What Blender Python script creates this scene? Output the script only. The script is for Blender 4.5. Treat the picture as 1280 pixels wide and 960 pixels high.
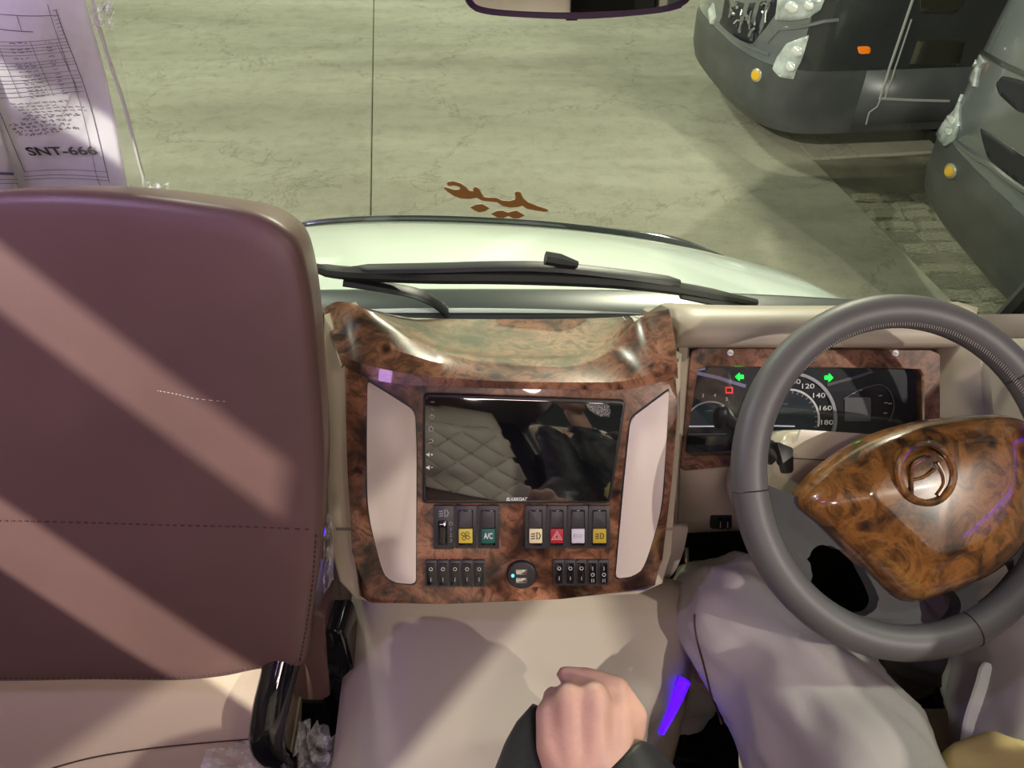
import bpy, bmesh, math, random
import numpy as np
from mathutils import Vector, Matrix
random.seed(7)
for o in list(bpy.data.objects): bpy.data.objects.remove(o, do_unlink=True)
SC = bpy.context.scene
COL = SC.collection

# ------------------------------------------------------------------ camera
CAMZ, PITCH, FPX = 1.55, math.radians(41.0), 960.0
cd = bpy.data.cameras.new('camera'); cam = bpy.data.objects.new('camera', cd); COL.objects.link(cam)
cam.location = (0, 0, CAMZ); cam.rotation_euler = (math.pi/2 - PITCH, 0, 0)
cd.sensor_width = 36; cd.lens = 36*FPX/1280; cd.clip_start = .02; cd.clip_end = 200
SC.camera = cam
# ------------------------------------------------------------------ world, lights, exposure
w = bpy.data.worlds.new('night'); SC.world = w; w.use_nodes = True
w.node_tree.nodes['Background'].inputs[0].default_value = (.55, .62, .50, 1)
w.node_tree.nodes['Background'].inputs[1].default_value = .10
SC.view_settings.view_transform = 'Standard'; SC.view_settings.look = 'None'
SC.view_settings.exposure = 0.0; SC.view_settings.gamma = 1.0; SC.view_settings.use_curve_mapping = False

def area(name, loc, target, size, power, col, spread=180):
    l = bpy.data.lights.new(name, 'AREA'); l.shape = 'DISK'; l.size = size; l.energy = power; l.color = col
    l.spread = math.radians(spread)
    o = bpy.data.objects.new(name, l); COL.objects.link(o); o.location = loc
    o.rotation_euler = (Vector(target) - Vector(loc)).to_track_quat('-Z', 'Y').to_euler()
    return o
YARD = (.94, 1.0, .79)
area('yard_lamp', (-4.5, 9.5, 6.5), (0, 5, -.8), .8, 500, YARD)
area('yard_lamp', (5.5, 1.0, 6.5), (2, 5, -.8), .8, 250, YARD)
area('yard_lamp', (2.2, 8.5, 5.2), (.3, 1.2, .7), .6, 95, (1.0, .98, .74), 70)
area('yard_lamp', (-5.5, 1.5, 6.0), (-1, 4, -.8), .8, 215, YARD)
area('yard_lamp', (1.0, 13.0, 7.0), (1, 18, 1.5), .8, 1100, YARD)  # added lamp, lights the far wall for the crown tray's reflection
area('window_flood_lamp', (-5.72, -5.88, 6.27), (-.3, .58, .9), .14, 1500, (1.0, .95, .82))
area('window_flood_lamp', (6.33, -4.99, 5.9), (-.1, .60, .85), .14, 520, (1.0, .90, .80))
area('ceiling_lamp', (.10, -1.45, 1.88), (.1, .66, .8), .35, 10, (1.0, .80, .74))
area('ceiling_violet_lamp', (-.55, -.9, 1.90), (-.4, .7, .6), .30, 2.8, (.74, .40, 1.0))
area('ceiling_violet_lamp', (-.78, .25, 1.90), (-.75, 1.0, 1.1), .14, 5.0, (.66, .50, 1.0))
area('ceiling_front_lamp', (.55, -.25, 1.90), (.5, .6, .6), .16, 3.0, (1.0, .86, .70))

# ------------------------------------------------------------------ measuring the photograph (1280x960)
CAMP = Vector((0, 0, CAMZ)); FW = Vector((0, math.cos(PITCH), -math.sin(PITCH))); UP = Vector((0, math.sin(PITCH), math.cos(PITCH)))
def ray(px, py): return FW + Vector((1, 0, 0))*((px - 640)/FPX) + UP*((480 - py)/FPX)
def at(px, py, d): return CAMP + ray(px, py)*d
def hit(px, py, O, n):
    r = ray(px, py); return CAMP + r*((Vector(O) - CAMP).dot(n)/r.dot(n))
def at_z(px, py, z): return hit(px, py, (0, 0, z), Vector((0, 0, 1)))
def at_y(px, py, y): return hit(px, py, (0, y, 0), Vector((0, 1, 0)))
class Plane:
    def __init__(s, O, n, u=None):
        s.O = Vector(O); s.n = Vector(n).normalized()
        s.u = (Vector(u) if u else Vector((1, 0, 0))); s.u = (s.u - s.n*s.u.dot(s.n)).normalized()
        s.v = s.n.cross(s.u).normalized()
    def px(s, px, py): p = hit(px, py, s.O, s.n) - s.O; return (p.dot(s.u), p.dot(s.v))
    def poly(s, pts): return [s.px(*p) for p in pts]
    def at(s, a, b, h=0): return s.O + s.u*a + s.v*b + s.n*h

# ------------------------------------------------------------------ materials
MAT = {}
def base(name):
    m = bpy.data.materials.new(name); m.use_nodes = True; MAT[name] = m
    return m, m.node_tree, m.node_tree.nodes['Principled BSDF']
def pm(name, col, rough=.5, metal=0, coat=0, emit=None, es=0, bump=None, var=None, spec=.5):
    m, t, b = base(name)
    b.inputs['Base Color'].default_value = (*col, 1); b.inputs['Roughness'].default_value = rough
    b.inputs['Metallic'].default_value = metal; b.inputs['Coat Weight'].default_value = coat
    b.inputs['Coat Roughness'].default_value = .04; b.inputs['Specular IOR Level'].default_value = spec
    if emit: b.inputs['Emission Color'].default_value = (*emit, 1); b.inputs['Emission Strength'].default_value = es
    N, L = t.nodes, t.links
    if bump or var:
        tc = N.new('ShaderNodeTexCoord')
    if bump:
        sc, st, di = bump; nz = N.new('ShaderNodeTexNoise'); nz.inputs['Scale'].default_value = sc; nz.inputs['Detail'].default_value = 6
        bp = N.new('ShaderNodeBump'); bp.inputs['Strength'].default_value = st; bp.inputs['Distance'].default_value = di
        L.new(tc.outputs['Object'], nz.inputs['Vector']); L.new(nz.outputs['Fac'], bp.inputs['Height']); L.new(bp.outputs['Normal'], b.inputs['Normal'])
    if var:
        sc, amt = var; nz = N.new('ShaderNodeTexNoise'); nz.inputs['Scale'].default_value = sc; nz.inputs['Detail'].default_value = 8
        r = N.new('ShaderNodeValToRGB'); r.color_ramp.elements[0].position = .3; r.color_ramp.elements[1].position = .7
        r.color_ramp.elements[0].color = tuple(c*(1 - amt) for c in col) + (1,)
        r.color_ramp.elements[1].color = tuple(min(1, c*(1 + amt)) for c in col) + (1,)
        L.new(tc.outputs['Object'], nz.inputs['Vector']); L.new(nz.outputs['Fac'], r.inputs['Fac']); L.new(r.outputs['Color'], b.inputs['Base Color'])
    return m
def burl(name, dark, mid, light, scale):
    m, t, b = base(name); N, L = t.nodes, t.links
    tc = N.new('ShaderNodeTexCoord')
    def nz(sc, det, dis, ro, src=None):
        n = N.new('ShaderNodeTexNoise'); n.inputs['Scale'].default_value = sc; n.inputs['Detail'].default_value = det; n.inputs['Distortion'].default_value = dis; n.inputs['Roughness'].default_value = ro
        L.new(src or tc.outputs['Object'], n.inputs['Vector']); return n
    def ramp(src, els):
        r = N.new('ShaderNodeValToRGB'); e = r.color_ramp.elements
        e[0].position, e[0].color = els[0][0], (*els[0][1], 1); e[1].position, e[1].color = els[-1][0], (*els[-1][1], 1)
        for p, c in els[1:-1]: k = e.new(p); k.color = (*c, 1)
        L.new(src, r.inputs[0]); return r.outputs[0]
    def mul(a, c, f):
        x = N.new('ShaderNodeMix'); x.data_type = 'RGBA'; x.blend_type = 'MULTIPLY'; x.inputs[0].default_value = f; L.new(a, x.inputs[6]); L.new(c, x.inputs[7]); return x.outputs[2]
    big = nz(scale, 6, .8, .55); fig = nz(scale*2.4, 9, 1.6, .68)
    col = ramp(big.outputs['Fac'], [(.30, mid), (.50, tuple((x+y)/2 for x, y in zip(mid, light))), (.70, light)])
    col = mul(col, ramp(fig.outputs['Fac'], [(.33, (.10, .075, .06)), (.46, (.62, .56, .52)), (.54, (1.15, 1.1, 1.05)), (.60, (.80, .74, .70)), (.70, (.40, .34, .30))]), .95)
    wp = N.new('ShaderNodeVectorMath'); wp.operation = 'MULTIPLY_ADD'; wp.inputs[1].default_value = (.35/scale,)*3
    L.new(fig.outputs['Color'], wp.inputs[0]); L.new(tc.outputs['Object'], wp.inputs[2])
    vo = N.new('ShaderNodeTexVoronoi'); vo.inputs['Scale'].default_value = scale*2.6; L.new(wp.outputs[0], vo.inputs['Vector'])
    kn = ramp(vo.outputs['Distance'], [(.09, (.10, .07, .06)), (.17, (.45, .38, .34)), (.30, (1, 1, 1))])
    msk = nz(scale*.9, 2, 0, .5); mk_ = N.new('ShaderNodeMapRange'); mk_.inputs[1].default_value = .42; mk_.inputs[2].default_value = .50; L.new(msk.outputs['Fac'], mk_.inputs[0])
    x = N.new('ShaderNodeMix'); x.data_type = 'RGBA'; x.blend_type = 'MULTIPLY'; L.new(mk_.outputs[0], x.inputs[0]); L.new(col, x.inputs[6]); L.new(kn, x.inputs[7])
    x2 = N.new('ShaderNodeMix'); x2.data_type = 'RGBA'; x2.blend_type = 'MIX'
    dk = ramp(big.outputs['Fac'], [(.36, (1, 1, 1)), (.44, (0, 0, 0))]); L.new(dk, x2.inputs[0]); L.new(x.outputs[2], x2.inputs[6])
    x3 = mul(x.outputs[2], ramp(big.outputs['Fac'], [(.34, (.22, .18, .16)), (.50, (1, 1, 1))]), .95)
    L.new(x3, b.inputs['Base Color']); N.remove(x2)
    b.inputs['Roughness'].default_value = .28; b.inputs['Coat Weight'].default_value = 1; b.inputs['Coat Roughness'].default_value = .03
    return m
def glassy(name, tint, gloss, rough=.02, milky=0, mcol=(1, 1, 1)):
    m = bpy.data.materials.new(name); m.use_nodes = True; MAT[name] = m; t = m.node_tree; N, L = t.nodes, t.links
    for n in list(N): N.remove(n)
    out = N.new('ShaderNodeOutputMaterial'); tr = N.new('ShaderNodeBsdfTransparent'); tr.inputs[0].default_value = (*tint, 1)
    gl = N.new('ShaderNodeBsdfGlossy'); gl.inputs['Roughness'].default_value = rough
    fr = N.new('ShaderNodeLayerWeight'); fr.inputs[0].default_value = .5
    pw_ = N.new('ShaderNodeMath'); pw_.operation = 'POWER'; pw_.inputs[1].default_value = 4.0
    mu = N.new('ShaderNodeMath'); mu.operation = 'MULTIPLY_ADD'; mu.inputs[1].default_value = gloss; mu.inputs[2].default_value = .04*gloss; mu.use_clamp = True
    L.new(fr.outputs['Facing'], pw_.inputs[0])
    mx = N.new('ShaderNodeMixShader'); L.new(pw_.outputs[0], mu.inputs[0]); L.new(mu.outputs[0], mx.inputs[0]); L.new(tr.outputs[0], mx.inputs[1]); L.new(gl.outputs[0], mx.inputs[2])
    last = mx
    if milky:
        df = N.new('ShaderNodeBsdfDiffuse'); df.inputs[0].default_value = (*mcol, 1)
        nz = N.new('ShaderNodeTexNoise'); nz.inputs['Scale'].default_value = 5; nz.inputs['Detail'].default_value = 3
        rp = N.new('ShaderNodeMapRange'); rp.inputs[1].default_value = .35; rp.inputs[2].default_value = .75; rp.inputs[3].default_value = 0; rp.inputs[4].default_value = milky
        m2 = N.new('ShaderNodeMixShader'); L.new(nz.outputs['Fac'], rp.inputs[0]); L.new(rp.outputs[0], m2.inputs[0]); L.new(mx.outputs[0], m2.inputs[1]); L.new(df.outputs[0], m2.inputs[2]); last = m2
    L.new(last.outputs[0], out.inputs[0]); return m

burl('burl', (.018, .007, .004), (.072, .028, .015), (.34, .158, .095), 14)
burl('burl_gold', (.020, .007, .003), (.085, .031, .007), (.255, .110, .027), 11)
pm('beige', (.42, .36, .285), .45, bump=(900, .08, .001))
pm('cover_beige_shaded', (.34, .29, .245), .42, bump=(900, .08, .001))  # darker beige: shade painted into the engine cover's colour
pm('beige_gloss', (.50, .44, .35), .28)
pm('inset', (.66, .58, .52), .35)
pm('maroon', (.158, .090, .084), .40, bump=(700, .22, .001), var=(6, .12))
pm('seat_beige', (.70, .57, .45), .45, bump=(700, .2, .001))
pm('thread', (.07, .035, .035), .8)
pm('thread_light', (.55, .52, .48), .7)
pm('black', (.012, .012, .014), .45)
pm('black_gloss', (.006, .006, .008), .06, coat=.6)
pm('black_rubber', (.018, .019, .018), .6)
pm('screen', (.004, .004, .006), .03, coat=1, spec=1.0); MAT['screen'].node_tree.nodes['Principled BSDF'].inputs['Coat IOR'].default_value = 2.0
pm('switch_frame', (.035, .035, .04), .4)
pm('switch_dark', (.016, .016, .018), .3)
pm('white_mark', (.75, .75, .75), .5)
pm('grey_mark', (.30, .30, .31), .5)
pm('leg_cream', (.78, .70, .42), .5); pm('leg_yellow', (.62, .50, .06), .5); pm('leg_red', (.42, .012, .03), .5)
pm('leg_green', (.01, .11, .09), .5); pm('leg_white', (.62, .60, .68), .5); pm('leg_olive', (.50, .36, .03), .5)
pm('ink', (.015, .014, .02), .6); pm('ink_pale', (.10, .09, .17), .7)
pm('paper', (.88, .88, .90), .6, var=(20, .05))
pm('wheel_leather', (.092, .088, .092), .48, bump=(1200, .12, .0006))
pm('spoke_grey', (.055, .055, .058), .6, spec=.15)
pm('chrome', (.8, .8, .8), .12, metal=1)
pm('gauge_face', (.008, .012, .022), .25, coat=.5)
pm('gauge_blue', (.012, .03, .045), .25, coat=.5)
pm('ring_silver', (.36, .37, .42), .3, metal=.6)
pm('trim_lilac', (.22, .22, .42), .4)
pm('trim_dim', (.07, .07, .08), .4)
pm('lamp_green', (.0, .3, .03), .4, emit=(.0, 1, .035), es=4)
pm('lamp_red', (.3, .0, .01), .4, emit=(1, .004, .015), es=1.6)
pm('lamp_blue', (.0, .2, .6), .4, emit=(.05, .5, 1), es=6)
pm('needle', (.8, .8, .82), .4, emit=(.8, .85, 1), es=.35)
pm('led_blue', (.05, .02, .8), .4, emit=(.045, .0, 1.0), es=3.2)
pm('body_white', (.68, .76, .70), .18, coat=.7)
pm('hood_trim', (.05, .055, .055), .12, coat=1)
pm('cowl', (.03, .036, .038), .35)
pm('cowl_glass', (.07, .09, .10), .12, coat=.5)
pm('sticker', (.36, .205, .045), .6); pm('sticker_edge', (.85, .78, .55), .6)
pm('bus_dark', (.030, .034, .034), .22, coat=.7, var=(3, .15))
pm('bus_grey', (.120, .130, .134), .20, coat=.7, var=(3, .12))
pm('bumper', (.062, .067, .067), .38, var=(5, .2))
pm('lens', (.40, .44, .43), .12, coat=1, var=(9, .45))
pm('reflector', (.85, .88, .84), .15, metal=.3, coat=1)
pm('amber', (.80, .20, .01), .25, coat=1, emit=(1, .22, .01), es=.25)
pm('fog', (.62, .36, .01), .2, coat=1, emit=(1, .55, .0), es=.18)
pm('grille', (.010, .010, .018), .5); pm('metal_scrap', (.35, .36, .36), .3, metal=.8, var=(40, .6))
pm('bus_window', (.028, .028, .020), .08, coat=1)
pm('trim_silver', (.55, .56, .53), .3, metal=.5)
pm('trousers', (.47, .44, .42), .8, bump=(500, .2, .001), var=(5, .10))
pm('jacket', (.012, .012, .014), .55, bump=(60, .3, .004))
pm('tunic', (.62, .50, .20), .75, bump=(80, .2, .003)); pm('sash', (.90, .95, .88), .6)
pm('skin', (.62, .36, .29), .5, bump=(260, .25, .0012), var=(25, .10)); pm('hair', (.015, .012, .011), .6)
pm('nail', (.56, .34, .27), .35)
pm('floor_mat', (.02, .018, .02), .7)
pm('roof_lining', (.50, .46, .42), .7); pm('quilt', (.62, .52, .50), .45, bump=(600, .15, .001))
glassy('windscreen', (.98, .99, .98), .22)
glassy('plastic', (.96, .96, .96), 2.2, .12, milky=.55)
glassy('plastic_clear', (.97, .97, .97), 1.4, .08, milky=.10)
pm('plastic_white', (.72, .74, .66), .25, coat=.6)
pm('mirror', (.75, .75, .72), .02, metal=1); pm('mirror_frame', (.035, .012, .045), .4)
pm('yard_wall', (.55, .55, .42), .9, var=(.8, .2))
pm('joint', (.085, .085, .062), .95)
# concrete
m, t, b = base('concrete'); N, L = t.nodes, t.links
tc = N.new('ShaderNodeTexCoord')
def nz_(scale, det, dist=0, rough=.6):
    n = N.new('ShaderNodeTexNoise'); n.inputs['Scale'].default_value = scale; n.inputs['Detail'].default_value = det; n.inputs['Distortion'].default_value = dist; n.inputs['Roughness'].default_value = rough
    L.new(tc.outputs['Object'], n.inputs['Vector']); return n
def rp_(src, p0, c0, p1, c1):
    r = N.new('ShaderNodeValToRGB'); e = r.color_ramp.elements; e[0].position = p0; e[0].color = (*c0, 1); e[1].position = p1; e[1].color = (*c1, 1); L.new(src, r.inputs[0]); return r
def mul_(a, b_, f):
    m_ = N.new('ShaderNodeMix'); m_.data_type = 'RGBA'; m_.blend_type = 'MULTIPLY'; m_.inputs[0].default_value = f; L.new(a, m_.inputs[6]); L.new(b_, m_.inputs[7]); return m_.outputs[2]
n1 = nz_(.9, 9, .3); n2 = nz_(7, 10, .4, .7); n3 = nz_(55, 6); n4 = nz_(2.2, 5, 1.5)
mpg = N.new('ShaderNodeMapping'); mpg.inputs['Scale'].default_value = (.35, 1.35, 1); L.new(tc.outputs['Object'], mpg.inputs[0]); L.new(mpg.outputs[0], n1.inputs['Vector'])
c1 = rp_(n1.outputs['Fac'], .34, (.205, .20, .148), .66, (.335, .33, .25)).outputs[0]
c2 = rp_(n2.outputs['Fac'], .30, (.62, .62, .58), .52, (1, 1, 1)).outputs[0]
c3 = rp_(n3.outputs['Fac'], .28, (.7, .7, .68), .5, (1, 1, 1)).outputs[0]
vo = N.new('ShaderNodeTexVoronoi'); vo.feature = 'DISTANCE_TO_EDGE'; vo.inputs['Scale'].default_value = .55
va = N.new('ShaderNodeVectorMath'); va.operation = 'MULTIPLY_ADD'; va.inputs[1].default_value = (.9,)*3; L.new(n4.outputs['Color'], va.inputs[0]); L.new(tc.outputs['Object'], va.inputs[2]); L.new(va.outputs[0], vo.inputs['Vector'])
c4 = rp_(vo.outputs['Distance'], .003, (.55, .55, .5), .010, (1, 1, 1)).outputs[0]
L.new(mul_(mul_(mul_(c1, c2, .55), c3, .5), c4, .55), b.inputs['Base Color'])
bp = N.new('ShaderNodeBump'); bp.inputs['Strength'].default_value = .35; bp.inputs['Distance'].default_value = .02; L.new(n2.outputs['Fac'], bp.inputs['Height']); L.new(bp.outputs[0], b.inputs['Normal'])
b.inputs['Roughness'].default_value = .85
pm('dirt', (.13, .125, .085), .95, bump=(14, .6, .03), var=(4, .3))
pm('cobble', (.20, .19, .135), .9, bump=(30, .6, .01), var=(9, .35))
pm('cobble_dark', (.13, .125, .088), .9, bump=(30, .6, .01), var=(9, .35))

# ------------------------------------------------------------------ builders
def mk(name, verts, faces, mat, parent=None, smooth=True):
    me = bpy.data.meshes.new(name); me.from_pydata([tuple(v) for v in verts], [], faces); me.update()
    return link(name, me, mat, parent, smooth)
def link(name, me, mat, parent=None, smooth=True, auto=35):
    if mat: me.materials.append(MAT[mat])
    if smooth and len(me.polygons):
        me.polygons.foreach_set('use_smooth', [True]*len(me.polygons))
        try: me.set_sharp_from_angle(angle=math.radians(auto))
        except Exception: pass
    o = bpy.data.objects.new(name, me); COL.objects.link(o)
    if parent: put(o, parent)
    return o
def put(o, parent):
    o.parent = parent; o.matrix_parent_inverse = Matrix.Translation(-parent.location)
def frombm(name, bm, mat, parent=None, smooth=True, auto=35):
    bmesh.ops.recalc_face_normals(bm, faces=bm.faces)
    me = bpy.data.meshes.new(name); bm.to_mesh(me); bm.free(); return link(name, me, mat, parent, smooth, auto)
def thing(name, label, cat, loc, group=None):
    o = bpy.data.objects.new(name, None); COL.objects.link(o); o.location = loc; o.empty_display_size = .1
    return tag(o, label, cat, group)
def tag(o, label, cat, group=None):
    o['label'] = label; o['category'] = cat
    if group: o['group'] = group
    return o
def struct(o, label=None):
    o['kind'] = 'structure'
    if label: o['label'] = label
    return o
def roundpoly(p, r, n=4):
    out = []; k = len(p)
    for i in range(k):
        a, b, c = Vector(p[i-1]), Vector(p[i]), Vector(p[(i+1) % k])
        rr = r[i] if isinstance(r, (list, tuple)) else r
        d1 = min(rr, (a-b).length*.48); d2 = min(rr, (c-b).length*.48)
        s, e = b + (a-b).normalized()*d1, b + (c-b).normalized()*d2
        for j in range(n+1):
            t = j/n; out.append(tuple(s*(1-t)**2 + b*2*t*(1-t) + e*t*t))
    return out
def smooth(p, n=6, closed=True):
    k = len(p); out = []; P = [Vector(q) for q in p]
    rng = range(k) if closed else range(k-1)
    for i in rng:
        g = (lambda j: P[j % k]) if closed else (lambda j: P[max(0, min(k-1, j))])
        a, b, c, d = g(i-1), g(i), g(i+1), g(i+2)
        for j in range(n):
            t = j/n
            out.append(.5*((2*b) + (c-a)*t + (2*a-5*b+4*c-d)*t*t + (3*b-a-3*c+d)*t**3))
    if not closed: out.append(P[-1])
    return [tuple(q) for q in out]
def prism(name, pl, poly, top, depth, mat, parent=None, bevel=0, seg=2, sm=True):
    """polygon (in the plane's own metres) raised to `top` above the plane and `depth` thick"""
    bm = bmesh.new(); A = sum(poly[i-1][0]*poly[i][1] - poly[i][0]*poly[i-1][1] for i in range(len(poly)))
    if A < 0: poly = poly[::-1]
    n = len(poly)
    tv = [bm.verts.new(pl.at(a, b, top)) for a, b in poly]; bv = [bm.verts.new(pl.at(a, b, top-depth)) for a, b in poly]
    tf = bm.faces.new(tv); bm.faces.new(bv[::-1])
    for i in range(n): bm.faces.new((tv[i], bv[i], bv[(i+1) % n], tv[(i+1) % n]))
    if bevel:
        bmesh.ops.bevel(bm, geom=list(tf.edges), offset=bevel, segments=seg, affect='EDGES', profile=.5, clamp_overlap=True)
    return frombm(name, bm, mat, parent, sm)
def ribbon(name, pl, pts, width, h, mat, parent=None, closed=False, depth=.0006):
    """flat line along plane points"""
    bm = bmesh.new(); P = [Vector(p) for p in pts]; k = len(P); rows = []
    for i in range(k):
        a = P[i-1] if (i or closed) else P[i]; b = P[(i+1) % k] if (i < k-1 or closed) else P[i]
        d = (b-a); d = d.normalized() if d.length > 1e-9 else Vector((1, 0)); nn = Vector((-d.y, d.x))*width/2
        rows.append([bm.verts.new(pl.at(*(P[i]+nn), h)), bm.verts.new(pl.at(*(P[i]-nn), h)), bm.verts.new(pl.at(*(P[i]-nn), h-depth)), bm.verts.new(pl.at(*(P[i]+nn), h-depth))])
    for i in range(k if closed else k-1):
        a, b = rows[i], rows[(i+1) % k]
        for j in range(4): bm.faces.new((a[j], a[(j+1) % 4], b[(j+1) % 4], b[j]))
    return frombm(name, bm, mat, parent, False)
def tubebm(bm, path, rad, seg=10, cap=True, up=None, ell=None):
    P = [Vector(p) for p in path]; k = len(P); rings = []; prev = None
    for i in range(k):
        d = (P[min(i+1, k-1)] - P[max(i-1, 0)]).normalized()
        if prev is None:
            a = Vector(up) if up else (Vector((0, 0, 1)) if abs(d.z) < .9 else Vector((1, 0, 0)))
            x = (a - d*a.dot(d)).normalized()
        else: x = (prev - d*prev.dot(d)).normalized()
        prev = x; y = d.cross(x); r = rad[i] if isinstance(rad, (list, tuple)) else rad
        rx, ry = r if isinstance(r, (list, tuple)) else (r, r)
        rings.append([bm.verts.new(P[i] + x*rx*math.cos(2*math.pi*j/seg) + y*ry*math.sin(2*math.pi*j/seg)) for j in range(seg)])
    for i in range(k-1):
        for j in range(seg): bm.faces.new((rings[i][j], rings[i][(j+1) % seg], rings[i+1][(j+1) % seg], rings[i+1][j]))
    if cap: bm.faces.new(rings[0][::-1]); bm.faces.new(rings[-1])
def tube(name, path, rad, mat, parent=None, seg=10, cap=True, up=None):
    bm = bmesh.new(); tubebm(bm, path, rad, seg, cap, up); return frombm(name, bm, mat, parent)
def grid(name, rows, mat, parent=None, thick=0, closed=False, sm=True, auto=60):
    nr, nc = len(rows), len(rows[0]); V = [v for r in rows for v in r]; F = []
    for i in range(nr-1):
        for j in range(nc if closed else nc-1):
            F.append((i*nc+j, i*nc+(j+1) % nc, (i+1)*nc+(j+1) % nc, (i+1)*nc+j))
    me = bpy.data.meshes.new(name); me.from_pydata([tuple(v) for v in V], [], F); me.update()
    o = link(name, me, mat, parent, sm, auto)
    if thick:
        s = o.modifiers.new('thick', 'SOLIDIFY'); s.thickness = abs(thick); s.offset = 1 if thick > 0 else -1
    return o
def box(name, lo, hi, mat, parent=None, bevel=0, seg=2):
    bm = bmesh.new(); bmesh.ops.create_cube(bm, size=1)
    for v in bm.verts: v.co = Vector([lo[i] + (v.co[i]+.5)*(hi[i]-lo[i]) for i in range(3)])
    if bevel: bmesh.ops.bevel(bm, geom=list(bm.edges), offset=bevel, segments=seg, affect='EDGES', profile=.5)
    return frombm(name, bm, mat, parent)
def disc(pl, c, r, n=28, r2=None):
    return [(c[0] + r*math.cos(2*math.pi*i/n), c[1] + (r2 or r)*math.sin(2*math.pi*i/n)) for i in range(n)]
def text(name, s, pl, c, size, h, mat, parent=None, width=None, rot=0, shear=0, bold=.0):
    cu = bpy.data.curves.new(name, 'FONT'); cu.body = s; cu.size = 1; cu.align_x = 'CENTER'; cu.align_y = 'CENTER'; cu.offset = bold; cu.resolution_u = 3; cu.shear = shear
    o = bpy.data.objects.new(name, cu); COL.objects.link(o); dg = bpy.context.evaluated_depsgraph_get()
    me = bpy.data.meshes.new_from_object(o.evaluated_get(dg)); bpy.data.objects.remove(o)
    xs = [v.co.x for v in me.vertices]; ys = [v.co.y for v in me.vertices]; hgt = max(ys)-min(ys); wd = max(xs)-min(xs)
    cx, cy = (max(xs)+min(xs))/2, (max(ys)+min(ys))/2; sy = size/hgt; sx = (width/wd) if width else sy; cr, sr = math.cos(rot), math.sin(rot)
    for v in me.vertices:
        a, b = (v.co.x-cx)*sx, (v.co.y-cy)*sy; v.co = pl.at(c[0]+a*cr-b*sr, c[1]+a*sr+b*cr, h)
    return link(name, me, mat, parent, False)
def remesh(o, vox, it=3):
    md = o.modifiers.new('r', 'REMESH'); md.mode = 'VOXEL'; md.voxel_size = vox; md.use_smooth_shade = True
    s = o.modifiers.new('s', 'SMOOTH'); s.factor = .5; s.iterations = it
    dg = bpy.context.evaluated_depsgraph_get(); me = bpy.data.meshes.new_from_object(o.evaluated_get(dg))
    me.polygons.foreach_set('use_smooth', [True]*len(me.polygons))
    o.modifiers.clear(); o.data = me; return o
def ell(bm, c, r, rot=None, n=16):
    M = Matrix.Translation(c) @ ((rot.to_matrix().to_4x4()) if rot else Matrix.Identity(4)) @ Matrix.Diagonal((*r, 1))
    bmesh.ops.create_uvsphere(bm, u_segments=n, v_segments=n//2+2, radius=1, matrix=M)

# ================================================================== SETTING: the yard outside
GZ = -.85
ground = struct(box('ground', (-14, 1.2, GZ-.3), (16, 24, GZ-.03), 'joint'))
ground['label'] = 'greenish concrete yard floor outside the windscreen'
a7 = math.radians(7.5); gx = Vector((math.cos(a7), math.sin(a7), 0)); gy = Vector((-math.sin(a7), math.cos(a7), 0))
G0 = at_z(465, 160, GZ); G0.z = GZ
def slab(x0, x1, y0, y1, k):
    bm = bmesh.new(); g = .0028
    q = [G0 + gx*(x0+g) + gy*(y0+g), G0 + gx*(x1-g) + gy*(y0+g), G0 + gx*(x1-g) + gy*(y1-g), G0 + gx*(x0+g) + gy*(y1-g)]
    up = [bm.verts.new((p.x, p.y, GZ + k)) for p in q]; dn = [bm.verts.new((p.x, p.y, GZ-.06)) for p in q]
    f = bm.faces.new(up); bm.faces.new(dn[::-1])
    for i in range(4): bm.faces.new((up[i], dn[i], dn[(i+1) % 4], up[(i+1) % 4]))
    bmesh.ops.bevel(bm, geom=list(f.edges), offset=.006, segments=1, affect='EDGES')
    o = frombm('concrete_slab', bm, 'concrete', ground, False)
XS = [-11, -7.4, -3.7, 0, 3.15]
for i in range(len(XS)-1): slab(XS[i], XS[i+1], -6, 16, random.uniform(-.003, .003))
for (y0, y1) in [(-.95, 4.4), (4.4, 16)]: slab(3.15, 9, y0, y1, -.004)
dirt = grid('dirt_ground', [[Vector((1.9 + i*.35, 1.3 + j*.35, GZ - .020 + random.uniform(-.008, .008))) for i in range(26)] for j in range(20)], 'dirt', ground)
# setts in the strip between the concrete and the parked bus
bmS = bmesh.new(); bmesh.ops.create_cube(bmS, size=1)
bmesh.ops.bevel(bmS, geom=list(bmS.edges), offset=.16, segments=1, affect='EDGES')
setts = []
for k in range(3):
    b2 = bmS.copy()
    for v in b2.verts: v.co += Vector([random.uniform(-.06, .06) for _ in range(3)])
    me = bpy.data.meshes.new('paving_sett'); b2.to_mesh(me); b2.free(); me.materials.append(MAT['cobble' if k else 'cobble_dark']); setts.append(me)
E0 = at_z(1085, 245, GZ); E1 = at_z(1238, 398, GZ); cnt = 0
y = 2.75
while y < 4.72:
    ex = E0.x + (E1.x-E0.x)*(E0.y-y)/(E0.y-E1.y)
    x = ex - .18 + random.uniform(.02, .09)
    while x < ex + 1.1:
        L_ = random.uniform(.13, .26)
        o = bpy.data.objects.new('paving_sett', random.choice(setts)); COL.objects.link(o)
        o.location = (x + L_/2, y + random.uniform(-.01, .01), GZ + random.uniform(-.058, -.044)); o.scale = (L_*.96, .125, .09)
        o.rotation_euler = (random.uniform(-.06, .06), random.uniform(-.06, .06), random.uniform(-.08, .08)); o.parent = ground
        x += L_; cnt += 1
    y += .128

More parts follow.
